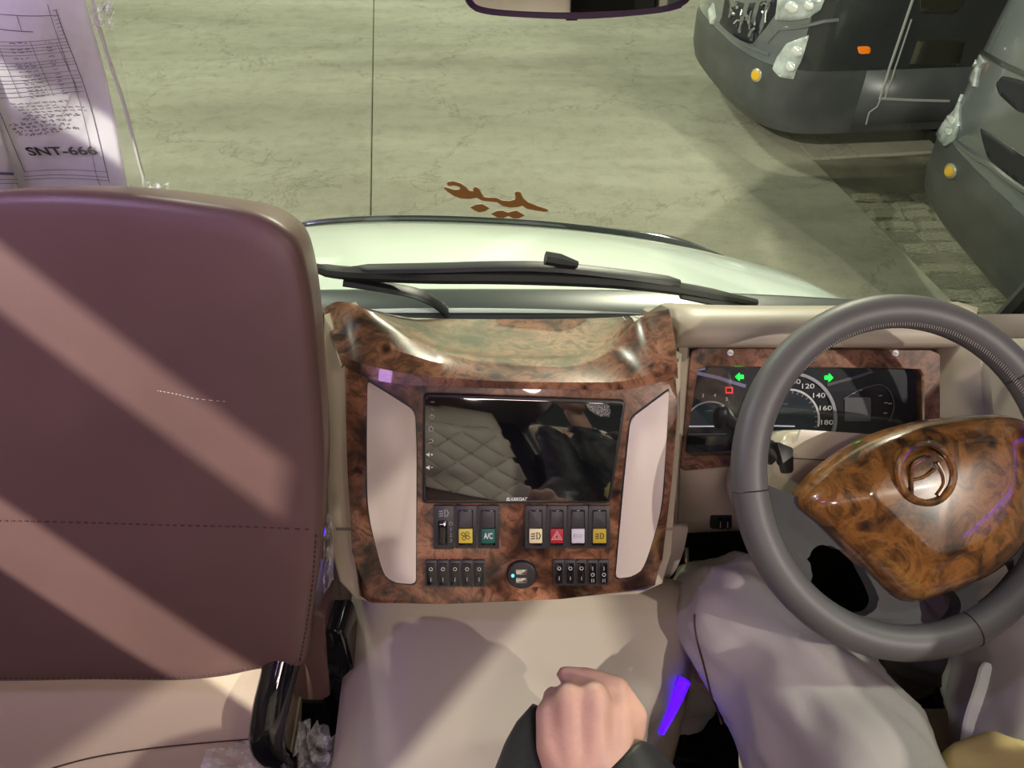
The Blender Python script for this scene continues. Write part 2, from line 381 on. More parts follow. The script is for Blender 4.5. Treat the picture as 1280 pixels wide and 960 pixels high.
# ------------------------------------------------------------------ parked buses
class Bus:
    W, D, E = .95, .50, .62
    Z = [.22, .30, .40, .60, .66, .72, .95, 1.15, 1.35, 1.7, 2.3]
    Pz = [.00, .07, .10, .105, .09, .05, .03, .015, -.02, -.10, -.30]
    def __init__(s, front, F):
        s.O = Vector((*front, GZ)); s.F = Vector((*F, 0)).normalized(); s.R = Vector((-s.F.y, s.F.x, 0))
    def S(s, q, z, h=0):
        def pos(q, z):
            pr = float(np.interp(z, s.Z, s.Pz))
            if abs(q) <= 1:
                ph = q*math.pi/2; lat = s.W*math.copysign(abs(math.sin(ph))**s.E, q); back = s.D*(1-max(0, math.cos(ph))**s.E); k = max(0, math.cos(ph))**.4
            else: lat = math.copysign(s.W, q); back = s.D + (abs(q)-1)*2.0; k = 0
            side = .008 if z < .66 and z > .25 else 0
            return s.O + s.R*(lat + math.copysign(side, q)*(1-k)) + s.F*(pr*k - back) + Vector((0, 0, z))
        p = pos(q, z)
        if h:
            a = pos(q+.01, z)-pos(q-.01, z); b = pos(q, z+.01)-pos(q, z-.01); n = a.cross(b)
            if n.length > 1e-9:
                n.normalize()
                c = s.O - s.F*(s.D+.3) + Vector((0, 0, z))
                if n.dot(p-c) < 0: n = -n
                p = p + n*h
        return p
    def table(s, q0, q1):
        s.qs = np.linspace(q0, q1, 260); s.zs = np.linspace(.23, 1.6, 170); T = np.zeros((260, 170, 2)); 
        for i, q in enumerate(s.qs):
            for j, z in enumerate(s.zs):
                p = s.S(q, z) - CAMP; d = p.dot(FW); T[i, j] = (640 + FPX*p.x/d, 480 - FPX*p.dot(UP)/d)
                a = s.S(q+.01, z) - CAMP - p
                if a.cross(Vector((0, 0, 1))).dot(p) > 0: T[i, j] = (1e6, 1e6)
        s.T = T
    def qz(s, px, py):
        d = (s.T[..., 0]-px)**2 + (s.T[..., 1]-py)**2; i, j = np.unravel_index(np.argmin(d), d.shape)
        q, z = s.qs[i], s.zs[j]
        if 0 < i < 259 and 0 < j < 169 and s.T[i-1:i+2, j-1:j+2].max() < 1e5:
            J = np.array([(s.T[i+1, j]-s.T[i-1, j])/2, (s.T[i, j+1]-s.T[i, j-1])/2]).T
            dq = np.clip(np.linalg.lstsq(J, np.array([px, py])-s.T[i, j], rcond=None)[0], -.6, .6)
            q += dq[0]*(s.qs[1]-s.qs[0]); z += dq[1]*(s.zs[1]-s.zs[0])
        return (float(q), float(z))
    def body(s, name, z0, z1, mat, parent, qmax=3.2, nz=14):
        qs = [-qmax, -2, -1.5] + [i/16 for i in range(-16, 17)] + [1.5, 2, qmax]
        zs = sorted(set([z0 + (z1-z0)*i/nz for i in range(nz+1)] + [z for z in s.Z if z0 < z < z1]))
        return grid(name, [[s.S(q, z) for q in qs] for z in zs], mat, parent, auto=40)
    def patch(s, name, pts, h, mat, parent, thick=.02, px=True, cuts=2, rnd=True):
        if px: pts = [s.qz(*p) for p in (roundpoly(pts, 3.0, 3) if rnd else pts)]
        bm = bmesh.new(); f = bm.faces.new([bm.verts.new((q, z, 0)) for q, z in pts])
        bmesh.ops.triangulate(bm, faces=[f])
        for _ in range(cuts): bmesh.ops.subdivide_edges(bm, edges=list(bm.edges), cuts=1, use_grid_fill=True)
        for v in bm.verts: v.co = s.S(v.co.x, v.co.y, h)
        bmesh.ops.recalc_face_normals(bm, faces=bm.faces)
        c = s.O - s.F*(s.D+.3)
        fs = list(bm.faces); sgn = sum((f.calc_center_median()-Vector((c.x, c.y, f.calc_center_median().z))).dot(f.normal)*f.calc_area() for f in fs)
        if sgn < 0: bmesh.ops.reverse_faces(bm, faces=fs)
        me = bpy.data.meshes.new(name); bm.to_mesh(me); bm.free(); o = link(name, me, mat, parent)
        sd = o.modifiers.new('t', 'SOLIDIFY'); sd.thickness = thick; sd.offset = -1
        return o
    def line(s, name, pts, rad, h, mat, parent, px=True):
        if px: pts = [s.qz(*p) for p in pts]
        P = []
        for (a, b), (c, d) in zip(pts[:-1], pts[1:]):
            for i in range(5): P.append(s.S(a+(c-a)*i/5, b+(d-b)*i/5, h))
        P.append(s.S(*pts[-1], h)); return tube(name, P, rad, mat, parent, 6)
    def wheels(s, parent):
        for q in (1, -1):
            c = s.O + s.R*q*(s.W-.16) - s.F*1.6 + Vector((0, 0, .38)); bm = bmesh.new()
            bmesh.ops.create_cone(bm, cap_ends=True, segments=28, radius1=.38, radius2=.38, depth=.24, matrix=Matrix.Translation(c) @ Vector((0, 0, 1)).rotation_difference(s.R).to_matrix().to_4x4())
            bmesh.ops.bevel(bm, geom=[e for e in bm.edges if e.calc_face_angle(0) > 1], offset=.03, segments=2, affect='EDGES')
            frombm('tyre', bm, 'black_rubber', parent)

b1 = thing('parked_bus', 'black parked bus with an opened nose and amber side lamp', 'bus', (1.6, 6.25, GZ), 'parked buses')
B1 = Bus((1.60, 6.00), (-.99, -.10)); B1.table(-.75, 2.2)
B1.body('body', .66, 2.3, 'bus_dark', b1, qmax=3.6)
grid('front_sheen', [[B1.S(-1 + i/17*1.72, z, .004) for i in range(18)] for z in (.662, .72, .8, .95, 1.05, 1.15, 1.25, 1.35, 1.5, 1.7)], 'bus_grey', b1)  # grey skin paints in the sheen reflected by the black front
B1.body('front_bumper', .24, .665, 'bumper', b1, qmax=1.06, nz=8)
B1.wheels(b1)
for sg in (1, -1): grid('side_skirt', [[B1.S(sg*(1.06 + k*.25), z, -.004) for k in range(11)] for z in (.30, .45, .66)], 'bumper', b1, thick=.01)
b2_ = thing('parked_bus', 'dark grey parked bus cut off by the right edge of the view', 'bus', (2.4, 3.4, GZ), 'parked buses')
B2 = Bus((2.44, 3.50), (-1, 0)); B2.table(-1.0, .9)
B2.body('body', .66, 2.3, 'bus_grey', b2_, qmax=3.6); B2.body('front_bumper', .24, .665, 'bumper', b2_, qmax=1.06, nz=8)
B2.wheels(b2_)
for sg in (1, -1): grid('side_skirt', [[B2.S(sg*(1.06 + k*.25), z, -.004) for k in range(11)] for z in (.30, .45, .66)], 'bumper', b2_, thick=.01)

# ================================================================== OWN BUS: shell
floor = struct(box('floor', (-1.05, -3.6, -.06), (.88, 1.12, 0), 'floor_mat'))
ceil = struct(box('ceiling', (-1.1, -3.6, 1.93), (.93, .74, 2.0), 'roof_lining'))
wb = struct(box('wall_back', (-1.1, -3.66, -.06), (.93, -3.6, 2.0), 'floor_mat'))
def side_wall(nm, x0, x1, wins):
    o = struct(box(nm, (x0, -3.6, -.5), (x1, 1.05, .86), 'beige'))
    box('window_rail', (x0, -3.6, 1.80), (x1, .80, 1.95), 'roof_lining', o)
    ys = [(-3.6, -3.5)] + wins
    for y0, y1 in ys: box('window_post', (x0, y0, .85), (x1, y1, 1.81), 'roof_lining', o)
    return o
wl = side_wall('wall_left', -1.10, -1.04, [(-2.2, -2.06), (-.60, -.43), (.62, .80)])
box('sash_bar', (-1.09, -.45, 1.758), (-1.05, .63, 1.782), 'black_rubber', wl)
box('window_sill', (-1.10, -3.6, .85), (-1.04, .80, 1.27), 'beige', wl)
for k in range(8): box('added_blind_slat', (-1.085, -.43, 1.43 + k*.0295), (-1.072, .62, 1.4605 + k*.0295), 'maroon', wl)  # unseen blind, added to split the window light into bands
for y0, y1 in ((-3.5, -2.2), (-2.06, -.6), (-.43, .62)): box('pane', (-1.066, y0, 1.26), (-1.062, y1, 1.81), 'windscreen', wl)
wr = side_wall('wall_right', .88, .93, [(-2.2, -2.06), (.62, .80)])
box('window_sill', (.88, -3.6, .85), (.93, .80, 1.10), 'beige', wr); box('window_header', (.88, -3.6, 1.67), (.93, .80, 1.81), 'roof_lining', wr)
box('pane', (.903, -2.06, 1.09), (.907, .62, 1.68), 'windscreen', wr)
# windscreen
WP = Plane((0, 1.10, .76), (0, -1, -.35))
ws = struct(prism('window_1', WP, [(-1.03, -.02), (.90, -.02), (.86, 1.22), (-1.0, 1.22)], 0, .005, 'windscreen', None, sm=False))
ws['label'] = 'large clear front windscreen of the bus'
for s_, e_, nm in ((.90, .86, 'trim_1'), (-1.03, -1.0, 'trim_2')):
    pil = struct(tube(nm, [WP.at(s_+math.copysign(.085, s_), -.1, -.03), WP.at(e_+math.copysign(.085, e_), 1.25, -.03)], (.05, .05), 'beige_gloss', None, 10))
    tube('rubber_seal', [WP.at(s_-math.copysign(.035, s_), -.05, .012), WP.at(e_-math.copysign(.035, e_), 1.22, .012)], .018, 'black_rubber', pil, 8)

# ------------------------------------------------------------------ bonnet, cowl and wipers
bonnet = thing('bonnet', 'pale white bonnet of the bus below the windscreen', 'bonnet', (-.1, 1.5, .5))
def hoodpt(u, t):
    x = -.10 + .93*u*(1-.06*t*t); yf = 1.885 - .075*u - .06*u*u - .20*abs(u)**4
    y = 1.14 + (yf-1.14)*t
    z = .735 - .06*abs(u)**2.2 - .13*t - .11*t**3 - .10*max(0, abs(u)-.8)*5*.4
    return Vector((x, y, z))
rows = [[hoodpt(-1 + 2*i/40, t) for i in range(41)] for t in [j/14 for j in range(15)]]
nose = [[hoodpt(-1 + 2*i/40, 1) + Vector((0, .03*math.sin(k*.5), -.055*k)) for i in range(41)] for k in range(1, 6)]
grid('bonnet_skin', rows + nose, 'body_white', bonnet, thick=-.006)
for sg in (1, -1):
    grid('fender', [[hoodpt(sg, j/10) + Vector((sg*.015*math.sin(k*.6), 0, -.09*k)) for j in range(11)] for k in range(8)], 'body_white', bonnet, thick=.006)
lip = [hoodpt(-1 + 2*i/60, 1) + Vector((0, .012, .006)) for i in range(4, 55)]
tube('front_trim', lip, [(.006 + .004*math.sin(math.pi*i/50) + (.010*math.exp(-((i-44)/4)**2)), .009 + (.018*math.exp(-((i-44)/4)**2))) for i in range(51)], 'hood_trim', bonnet, 10)
cowl = thing('cowl_panel', 'dark plastic cowl strip at the base of the windscreen', 'cowl', (-.1, 1.15, .66))
grid('grille_strip', [[Vector((-1.0 + i*.09, y, z - .05*abs((-.9 + i*.09))**2.5)) for i in range(21)] for y, z in ((1.085, .70), (1.12, .725), (1.20, .735), (1.215, .728), (1.22, .70))], 'cowl', cowl, thick=.004)
grid('water_tray', [[Vector((-.95 + i*.09, y, z)) for i in range(20)] for y, z in ((1.02, .70), (1.085, .72), (1.10, .715))], 'cowl_glass', cowl, thick=.004)
WO = Plane(WP.at(0, 0, -.045), WP.n)
def wip(pts, h=0): return [WO.at(*WO.px(*p), h) for p in pts]
wp1 = thing('windscreen_wiper', 'long black windscreen wiper lying across the bonnet', 'wiper', (0, 1.13, .80))
tube('blade', wip(smooth([(388, 334), (430, 341), (520, 345), (640, 346), (760, 351), (850, 361), (945, 379)], 5, False)), [(.008 + .006*math.sin(math.pi*i/30), .014 if 2 < i < 28 else .009) for i in range(31)], 'black_rubber', wp1, 8)
tube('blade_spine', wip(smooth([(440, 341), (545, 339), (620, 337), (690, 338), (770, 346), (850, 357)], 4, False), -.006), [(.008, .004)] + [(.008, .014)]*19 + [(.006, .006)], 'black', wp1, 8)
tube('arm', wip(smooth([(430, 345), (480, 352), (520, 360), (548, 374), (566, 392)], 5, False), .012), [(.007, .012 + .008*i/20) for i in range(21)], 'black', wp1, 8)
tube('clip', wip([(682, 326), (700, 329), (722, 334)], -.006), [(.012, .012), (.012, .012), (.006, .006)], 'black', wp1, 8)
wp2 = thing('windscreen_wiper', 'short end of a second black wiper at the dashboard corner', 'wiper', (.35, 1.1, .78))
tube('blade', wip([(850, 364), (900, 372), (935, 381)], .008), [(.006, .010), (.008, .016), (.004, .008)], 'black_rubber', wp2, 8)

# ------------------------------------------------------------------ sticker lettering on the glass
SP = Plane(WP.at(0, 0, .002), WP.n)
st = thing('windscreen_sticker', 'brown calligraphy sticker lettering on the windscreen glass', 'sticker', SP.at(*SP.px(620, 250)))
def stp(pts): return [(540 + x/8, 215 + y/8) for x, y in pts]
body = stp([(150, 115), (165, 95), (220, 92), (285, 112), (340, 150), (370, 185), (415, 190), (415, 160), (432, 145), (470, 165), (490, 205), (515, 245), (560, 255), (640, 255), (700, 282), (780, 288), (835, 272), (838, 235), (830, 205), (850, 192), (880, 200), (915, 265), (960, 300), (1060, 340), (1155, 372), (1158, 388), (1130, 392), (1040, 378), (950, 360), (905, 330), (850, 345), (780, 348), (710, 332), (650, 295), (570, 288), (500, 278), (450, 250), (380, 262), (290, 258), (215, 230), (150, 185), (122, 160), (128, 148), (160, 158), (215, 176), (265, 176), (288, 160), (270, 140), (220, 128), (170, 132)])
d1 = stp([(385, 350), (440, 325), (500, 318), (575, 358), (530, 385), (475, 396), (430, 380)])
d2 = stp([(592, 412), (650, 388), (705, 384), (760, 405), (800, 392), (845, 384), (925, 430), (870, 455), (820, 460), (765, 432), (715, 452), (660, 452)])
for i, p in enumerate((body, d1, d2)):
    q = SP.poly(p); cx = sum(a for a, b in q)/len(q); cy = sum(b for a, b in q)/len(q)
    fill = prism('letter_stroke' if i == 0 else 'letter_dot', SP, q, .0012, .0010, 'sticker', st, sm=False)
    ribbon('pale_outline', SP, q, .0024, .0008, 'sticker_edge', st, closed=True)

# ------------------------------------------------------------------ documents in a plastic sleeve
PP = Plane(WP.at(0, 0, .030), WP.n)
pw = lambda px, py: .004*math.sin(px*.031 + py*.012) + .003*math.sin(py*.027 + 1)
def ppt(px, py, h=0): a, b = PP.px(px, py); return PP.at(a, b, pw(px, py) + h)
def bil(q, a, b):
    (x0, y0), (x1, y1), (x2, y2), (x3, y3) = q
    return ((x0*(1-a)+x1*a)*(1-b) + (x3*(1-a)+x2*a)*b, (y0*(1-a)+y1*a)*(1-b) + (y3*(1-a)+y2*a)*b)
Q1 = [(-62, -46), (98, -46), (171, 268), (-8, 268)]
doc = thing('paper_document', 'printed form with table and bold SNT-666 behind the plastic', 'paper', ppt(60, 230))
pg = grid('sheet', [[ppt(*bil(Q1, i/24, j/24)) for i in range(25)] for j in range(25)], 'paper', doc, thick=-.0006)
def pline(bm, pts, wpx, h):
    P = [Vector(p) for p in pts]
    for a, b in zip(P[:-1], P[1:]):
        d = b-a
        if d.length < 1e-6: continue
        n = max(1, int(d.length/14)); t = Vector((-d.y, d.x)).normalized()*wpx/2
        for i in range(n):
            s, e = a + d*i/n, a + d*(i+1)/n
            bm.faces.new([bm.verts.new(ppt(*p, h)) for p in (s+t, e+t, e-t, s-t)])
bm = bmesh.new()
for pts, wd in [([(72, 7), (138, 224)], .9), ([(62, 0), (122, 220), (130, 236)], .6), ([(0, 138), (31, 214)], .8),
                ([(40, 46), (66, 122)], .6), ([(2, 58), (26, 122)], .6), ([(72, 50), (97, 121)], .6),
                ([(0, 14), (72, 14)], .7), ([(0, 32), (44, 34)], 1.0), ([(24, 15), (30, 33)], .6)]: pline(bm, pts, wd, .0012)
for k, yy in enumerate([7, 14, 19, 24, 29, 34, 39, 45, 50, 54, 58, 63, 73, 77, 81, 90, 96, 100, 106, 112, 118]):
    pline(bm, [((66 + yy*.26) if k < 7 else 0, yy + (1.5 if k < 7 else 3)), (72 + yy*.268, yy)], .55, .0012)
for yy in (214, 220, 224): pline(bm, [(30, yy), (136, yy-2)], .5, .0012)
frombm('table_lines', bm, 'ink_pale', doc, False)
def words(bm, x, y, ln, hgt, slope=-.03, gap=.0):
    X = x
    while X < x + ln:
        wl_ = random.uniform(3, 9); pts = []
        while wl_ > 0 and X < x+ln:
            pts.append((X, y + slope*(X-x) + random.uniform(-hgt, hgt)/2)); X += 1.1; wl_ -= 1.1
        if len(pts) > 1: pline(bm, pts, .8, .0013)
        X += 1.8
bm = bmesh.new()
for i, yy in enumerate([49, 57, 61, 69, 77, 81, 87, 94, 99, 104, 109, 113, 117, 121]):
    words(bm, 14 + i*1.9, yy, 24, 2.2); words(bm, 58 + i*1.5, yy-1, 7, 2.2)
for i, yy in enumerate([129, 133, 137, 141, 145]): words(bm, 13 + i*5, yy, [72, 54, 80, 80, 36][i], 2.2, .01)
frombm('small_print', bm, 'ink_pale', doc, False)
bm = bmesh.new()
for i, (x, yy, ln) in enumerate([(28, 149, 74), (12, 155, 76), (16, 160, 70), (20, 165, 80), (24, 169, 50)]): words(bm, x, yy, ln, 4.2, -.02)
frombm('handwriting', bm, 'ink_pale', doc, False)
tp0 = PP.px(77, 188); tw = PP.px(121, 184)[0] - PP.px(33, 184)[0]
TP = Plane(PP.at(0, 0, pw(77, 188)+.0016), PP.n)
text('bold_number', 'SNT-666', TP, tp0, abs(PP.px(77, 182)[1]-PP.px(77, 193)[1]), .0040, 'ink', doc, width=tw, rot=.02, bold=.028)
Q2 = [(-140, 60), (-30, 40), (35, 262), (-120, 262)]
doc2 = tag(grid('paper_document', [[ppt(*bil(Q2, i/10, j/10), .004 + .006*(i/10)**3) for i in range(11)] for j in range(11)], 'paper', None, thick=-.0006), 'second loose sheet overlapping the left side of the printed form', 'paper')
bm = bmesh.new(); pline(bm, [(-20, 204), (21, 209)], 3.4, .0112); pline(bm, [(-10, 196), (4, 193)], 4, .0112)
for yy in (214, 219): pline(bm, [(-30, yy-2), (26, yy+2)], .6, .0112)
frombm('print', bm, 'ink_pale', doc2, False)
sl = thing('plastic_sleeve', 'clear plastic sleeve with a white sealed edge holding the papers', 'plastic sleeve', ppt(150, 230))
Q3 = [(-90, -50), (128, -50), (196, 262), (-60, 268)]
grid('sleeve_film', [[ppt(*bil(Q3, i/20, j/20), .012 + .003*math.sin(i*1.7+j)) for i in range(21)] for j in range(21)], 'plastic_clear', sl)
tube('sealed_edge', [ppt(*p, .014) for p in smooth([(119, -20), (125, 12), (141, 70), (156, 115), (168, 155), (178, 190), (184, 212), (183, 236)], 5, False)], .0024, 'plastic_white', sl, 6)
random.seed(3)
for (cx, cy, sx, sy, n) in ((190, 234, 24, 16, 12), (134, 8, 12, 16, 8)):
    grid('crumpled_corner', [[ppt(cx + (i/n-.5)*2*sx, cy + (j/n-.5)*2*sy, .014 + random.uniform(-.007, .007)) for i in range(n+1)] for j in range(n+1)], 'plastic', sl, sm=False)
# ------------------------------------------------------------------ rear view mirror
MP = Plane(at(722, 0, .74), (0, -.93, .10)); mir = thing('rear_view_mirror', 'dark framed interior mirror hanging at the top of the windscreen', 'mirror', at(722, 0, .74))
mo = MP.poly([(582, 4), (600, 16), (640, 21), (722, 24), (800, 19), (845, 12), (864, 0), (870, -30), (850, -62), (600, -62), (578, -30)])
prism('mirror_frame', MP, smooth(mo, 4), .0, .03, 'mirror_frame', mir, bevel=.005)
mi = MP.poly([(592, 2), (612, 10), (660, 14), (722, 15), (800, 11), (840, 4), (858, -10), (845, -50), (605, -50), (588, -20)])
prism('mirror_glass', MP, smooth(mi, 4), .0012, .002, 'mirror', mir)
prism('dimming_tab', MP, MP.poly([(706, 20), (724, 20), (722, 27), (708, 27)]), -.004, .012, 'mirror_frame', mir, bevel=.001)
tube('stalk', [MP.at(0, .03, -.02), MP.at(0, .08, -.06), MP.at(0, .14, -.07)], .008, 'mirror_frame', mir)

# ================================================================== CENTRE CONSOLE
CP = Plane((0, .66, .83), (0, -.866, .5))
cc = thing('centre_console', 'burl wood centre console with switches and beige side insets', 'console', (0, .68, .6))
fas = [(428, 452), (470, 470), (520, 478), (640, 482), (780, 483), (815, 477), (847, 466), (848, 500), (840, 600), (828, 700), (821, 735), (808, 742), (700, 749), (560, 755), (462, 758), (447, 748), (440, 690), (434, 580)]
def rp(pts, r): return roundpoly(CP.poly(pts), r)
prism('wood_fascia', CP, CP.poly(fas), .0, .035, 'burl', cc, bevel=.012, seg=4)
# shell that carries the wood
shell = [(400, 396), (420, 425), (440, 500), (640, 520), (836, 500), (849, 450), (857, 446), (853, 560), (842, 700), (832, 738), (800, 752), (640, 757), (470, 765), (440, 757), (420, 735), (408, 690), (402, 560)]
prism('shell', CP, CP.poly(shell), -.018, .20, 'beige_gloss', cc, bevel=.02, seg=4)
# crown with its scooped top
Lp = [(433, 452), (454, 464), (480, 472), (520, 477), (575, 479), (640, 481), (710, 482), (770, 482), (800, 478), (823, 472), (841, 465)]
Rp = [(404, 386), (422, 377), (450, 383), (492, 406), (540, 432), (595, 443), (650, 446), (715, 444), (765, 431), (800, 397), (836, 386)]
Lp, Rp = smooth(Lp, 5, False), smooth(Rp, 5, False); rowsC = [[] for _ in range(13)]
nC = len(Lp)
for i in range(nC):
    s_ = i/(nC-1)*2-1; e = abs(s_)
    L3 = CP.at(*CP.px(*Lp[i]), .024)
    yr = .765 + .055*min(1, e*1.15)**2.2
    R3 = at_y(*Rp[i], yr)
    B3 = Vector((R3.x*.93, .90 + .0*e, .885 + .05*max(0, e-.62)**1.2)); B3 = Vector((at_y(440 + 390*(s_+1)/2, 399 - 9*e**3, .895).x, .895, at_y(640, 399 - 8*e**3, .895).z))
    U3 = CP.at(*CP.px(*Lp[i]), -.012) 
    rowsC[0].append(U3); rowsC[1].append(L3 + Vector((0, .004, -.004))); rowsC[2].append(L3)
    mid = (L3+R3)/2 + Vector((0, -.006, .008))
    rowsC[3].append(L3*.7 + mid*.3 + Vector((0, -.002, .004))); rowsC[4].append(mid); rowsC[5].append(mid*.35 + R3*.65 + Vector((0, 0, .002)))
    rowsC[6].append(R3*.9 + mid*.1 + Vector((0, 0, .001))); rowsC[7].append(R3)
    bl = max(0, 1-e*1.05)
    m2 = R3*.7 + B3*.3 - Vector((0, 0, .005*bl)); m3 = R3*.35 + B3*.65 - Vector((0, 0, .006*bl))
    rowsC[8].append(R3 + (m2-R3)*.35); rowsC[9].append(m2); rowsC[10].append(m3); rowsC[11].append(B3); rowsC[12].append(B3 + Vector((0, .02, -.08)))
for k, r_ in enumerate(rowsC):
    d_ = .05 if k > 3 else .004
    r_.insert(0, r_[0] + Vector((-.003, .004, -.008))); r_.insert(0, r_[0] + Vector((-.001, .012, -d_)))
    r_.append(r_[-1] + Vector((.003, .004, -.008))); r_.append(r_[-1] + Vector((.001, .012, -d_)))
crown = grid('wood_crown', rowsC, 'burl', cc, thick=-.004, auto=17)
# insets
insL = [(460, 476), (519, 513), (521, 560), (520, 729), (488, 727), (478, 712), (460, 640), (459, 560)]
insR = [(836, 487), (788, 523), (780, 600), (769, 722), (795, 719), (806, 705), (826, 640), (832, 560)]
for p in (insL, insR):
    q = roundpoly(CP.poly(p), [.004, .008, .001, .006, .02, .02, .03, .03]); c = Vector((sum(a for a, b in q)/len(q), sum(b for a, b in q)/len(q)))
    gap = [tuple(c + (Vector(v)-c)*1.0 + (Vector(v)-c).normalized()*.0025) for v in q]
    prism('inset_gap', CP, gap, .0008, .004, 'black', cc)
    prism('side_inset', CP, q, .0030, .006, 'inset', cc, bevel=.0018)
# rocker switches
def rect(x0, y0, x1, y1): return CP.poly([(x0, y0), (x1, y0), (x1, y1), (x0, y1)])
def frame(x0, y0, x1, y1, label=None):
    o = prism('switch', CP, roundpoly(rect(x0, y0, x1, y1), .0015), .004, .01, 'switch_frame', cc, bevel=.001)
    if label: o['label'] = label
    return o
def circ(x, y, r): c = CP.px(x, y); return disc(CP, c, r)
PXM = (CP.px(650, 650)[0]-CP.px(550, 650)[0])/100
def lamp_icon(par, x, y, s, h, mat):
    c = Vector(CP.px(x, y)); s *= PXM
    ribbon('lamp_symbol', CP, [tuple(c + Vector((s*.15, -s*.5))), tuple(c + Vector((s*.15, s*.5))), tuple(c + Vector((s*.45, s*.42))), tuple(c + Vector((s*.65, 0))), tuple(c + Vector((s*.45, -s*.42)))], s*.14, h, mat, par, closed=True)
    for k in (-1, 0, 1): ribbon('lamp_symbol', CP, [tuple(c + Vector((-s*.65, s*.34*k - .1*s))), tuple(c + Vector((-s*.1, s*.34*k)))], s*.14, h, mat, par)
# headlamp dial switch
f1 = frame(542, 631, 568, 685, 'headlamp switch with thumb wheel and white numbers')
lamp_icon(f1, 555, 640, 9, .0046, 'grey_mark')
prism('thumb_wheel', CP, roundpoly(rect(548, 649, 560, 679), .0015), .0065, .004, 'black_gloss', f1, bevel=.001)
ribbon('wheel_mark', CP, [CP.px(550, 653), CP.px(558, 653)], .0008, .0070, 'white_mark', f1)
for k, ch in enumerate(('O', '1', '2', '3')): text('numeral', ch, CP, CP.px(564, 653 + k*7.0), 4.6*PXM, .0046, 'grey_mark', f1)
def big(x0, x1, mat, lab):
    y0, y1 = 631, 684; f = frame(x0, y0, x1, y1, lab); a, b = x0 + 4.5, x1 - 4.5
    prism('rocker', CP, roundpoly(rect(a, 636, b, 680), .0012), .0058, .003, 'black_gloss', f, bevel=.0008)
    prism('rocker_cap', CP, roundpoly(rect(a+1, 637, b-1, 657), .001), .0072, .003, 'switch_frame', f, bevel=.0008)
    prism('legend_plate', CP, roundpoly(rect(a+.6, 658.5, b-.6, 676), .0008), .0076, .004, mat, f, bevel=.0005)
    return f, ((a+b)/2, 667)
f, c = big(569, 596, 'leg_yellow', 'fan switch with a yellow legend')
cc2 = Vector(CP.px(*c))
for k in range(4):
    an = k*math.pi/2 + .5
    ribbon('fan_blade_mark', CP, smooth([tuple(cc2), tuple(cc2 + Vector((math.cos(an), math.sin(an)))*5*PXM), tuple(cc2 + Vector((math.cos(an+.75), math.sin(an+.75)))*6*PXM), tuple(cc2 + Vector((math.cos(an+.95), math.sin(an+.95)))*3*PXM)], 4), .0007, .0080, 'ink', f, closed=True)
f, c = big(597, 624, 'leg_green', 'air conditioning switch with a dark green A/C legend'); text('lettering', 'A/C', CP, CP.px(*c), 8*PXM, .0080, 'white_mark', f, width=11*PXM, bold=.02)
f, c = big(656.5, 682.5, 'leg_cream', 'lamp switch with a cream legend'); lamp_icon(f, c[0], c[1], 9, .0080, 'ink')
f, c = big(683, 708.5, 'leg_red', 'hazard switch with a red triangle legend')
for s_ in (7.4, 4.0):
    cc2 = Vector(CP.px(c[0], c[1]+1)); ribbon('hazard_triangle', CP, [tuple(cc2 + Vector((math.cos(a), math.sin(a)))*s_*PXM) for a in (math.pi/2, math.pi*7/6, math.pi*11/6)], .0008, .0080, 'white_mark', f, closed=True)
f, c = big(709, 735, 'leg_white', 'switch with a white ECO legend'); text('lettering', 'ECO', CP, CP.px(*c), 4.5*PXM, .0080, 'grey_mark', f, width=11*PXM)
f, c = big(735.5, 762, 'leg_olive', 'lamp switch with a dark yellow legend'); lamp_icon(f, c[0], c[1], 8, .0080, 'ink')
# small rockers
def small(x0, x1, y0, y1, kind):
    f = frame(x0, y0, x1, y1); a, b = x0+2.2, x1-2.2
    prism('rocker', CP, roundpoly(rect(a, y0+3.5, b, y1-3), .001), .0060, .003, 'black_gloss', f, bevel=.0012)
    xm = (a+b)/2; c = CP.px(xm, y0 + (y1-y0)*(.30 if kind == 0 else .55))
    ribbon('zero_mark', CP, disc(CP, c, 2.1*PXM, 14), .0005, .0066, 'white_mark', f, closed=True)
    if kind == 0: ribbon('one_mark', CP, [CP.px(xm, y0 + (y1-y0)*.62), CP.px(xm, y0 + (y1-y0)*.76)], .0005, .0066, 'white_mark', f)
    else:
        ribbon('one_mark', CP, [CP.px(xm, y0 + 7), CP.px(xm, y0 + 12)], .0005, .0066, 'white_mark', f)
        for d_ in (-1.2, 1.2): ribbon('two_mark', CP, [CP.px(xm+d_, y1-9), CP.px(xm+d_, y1-5)], .0005, .0066, 'white_mark', f)
for k in range(5): small(532 + k*15, 546.4 + k*15, 699, 732, 0)
for k in range(5): small(692 + k*13.9, 705.3 + k*13.9, 698.5, 730, 0 if k < 3 else 1)
# usb charger
usb = prism('usb_charger', CP, circ(652, 717, 19*PXM), .006, .012, 'black', cc, bevel=.003, seg=3)
for yy in (711.5, 722): prism('usb_port', CP, roundpoly(rect(645, yy-3, 659, yy+3), .0008), .0085, .004, 'chrome', usb, bevel=.0006); 
prism('usb_light', CP, circ(641, 717, 1.8*PXM), .0068, .002, 'lamp_blue', usb)
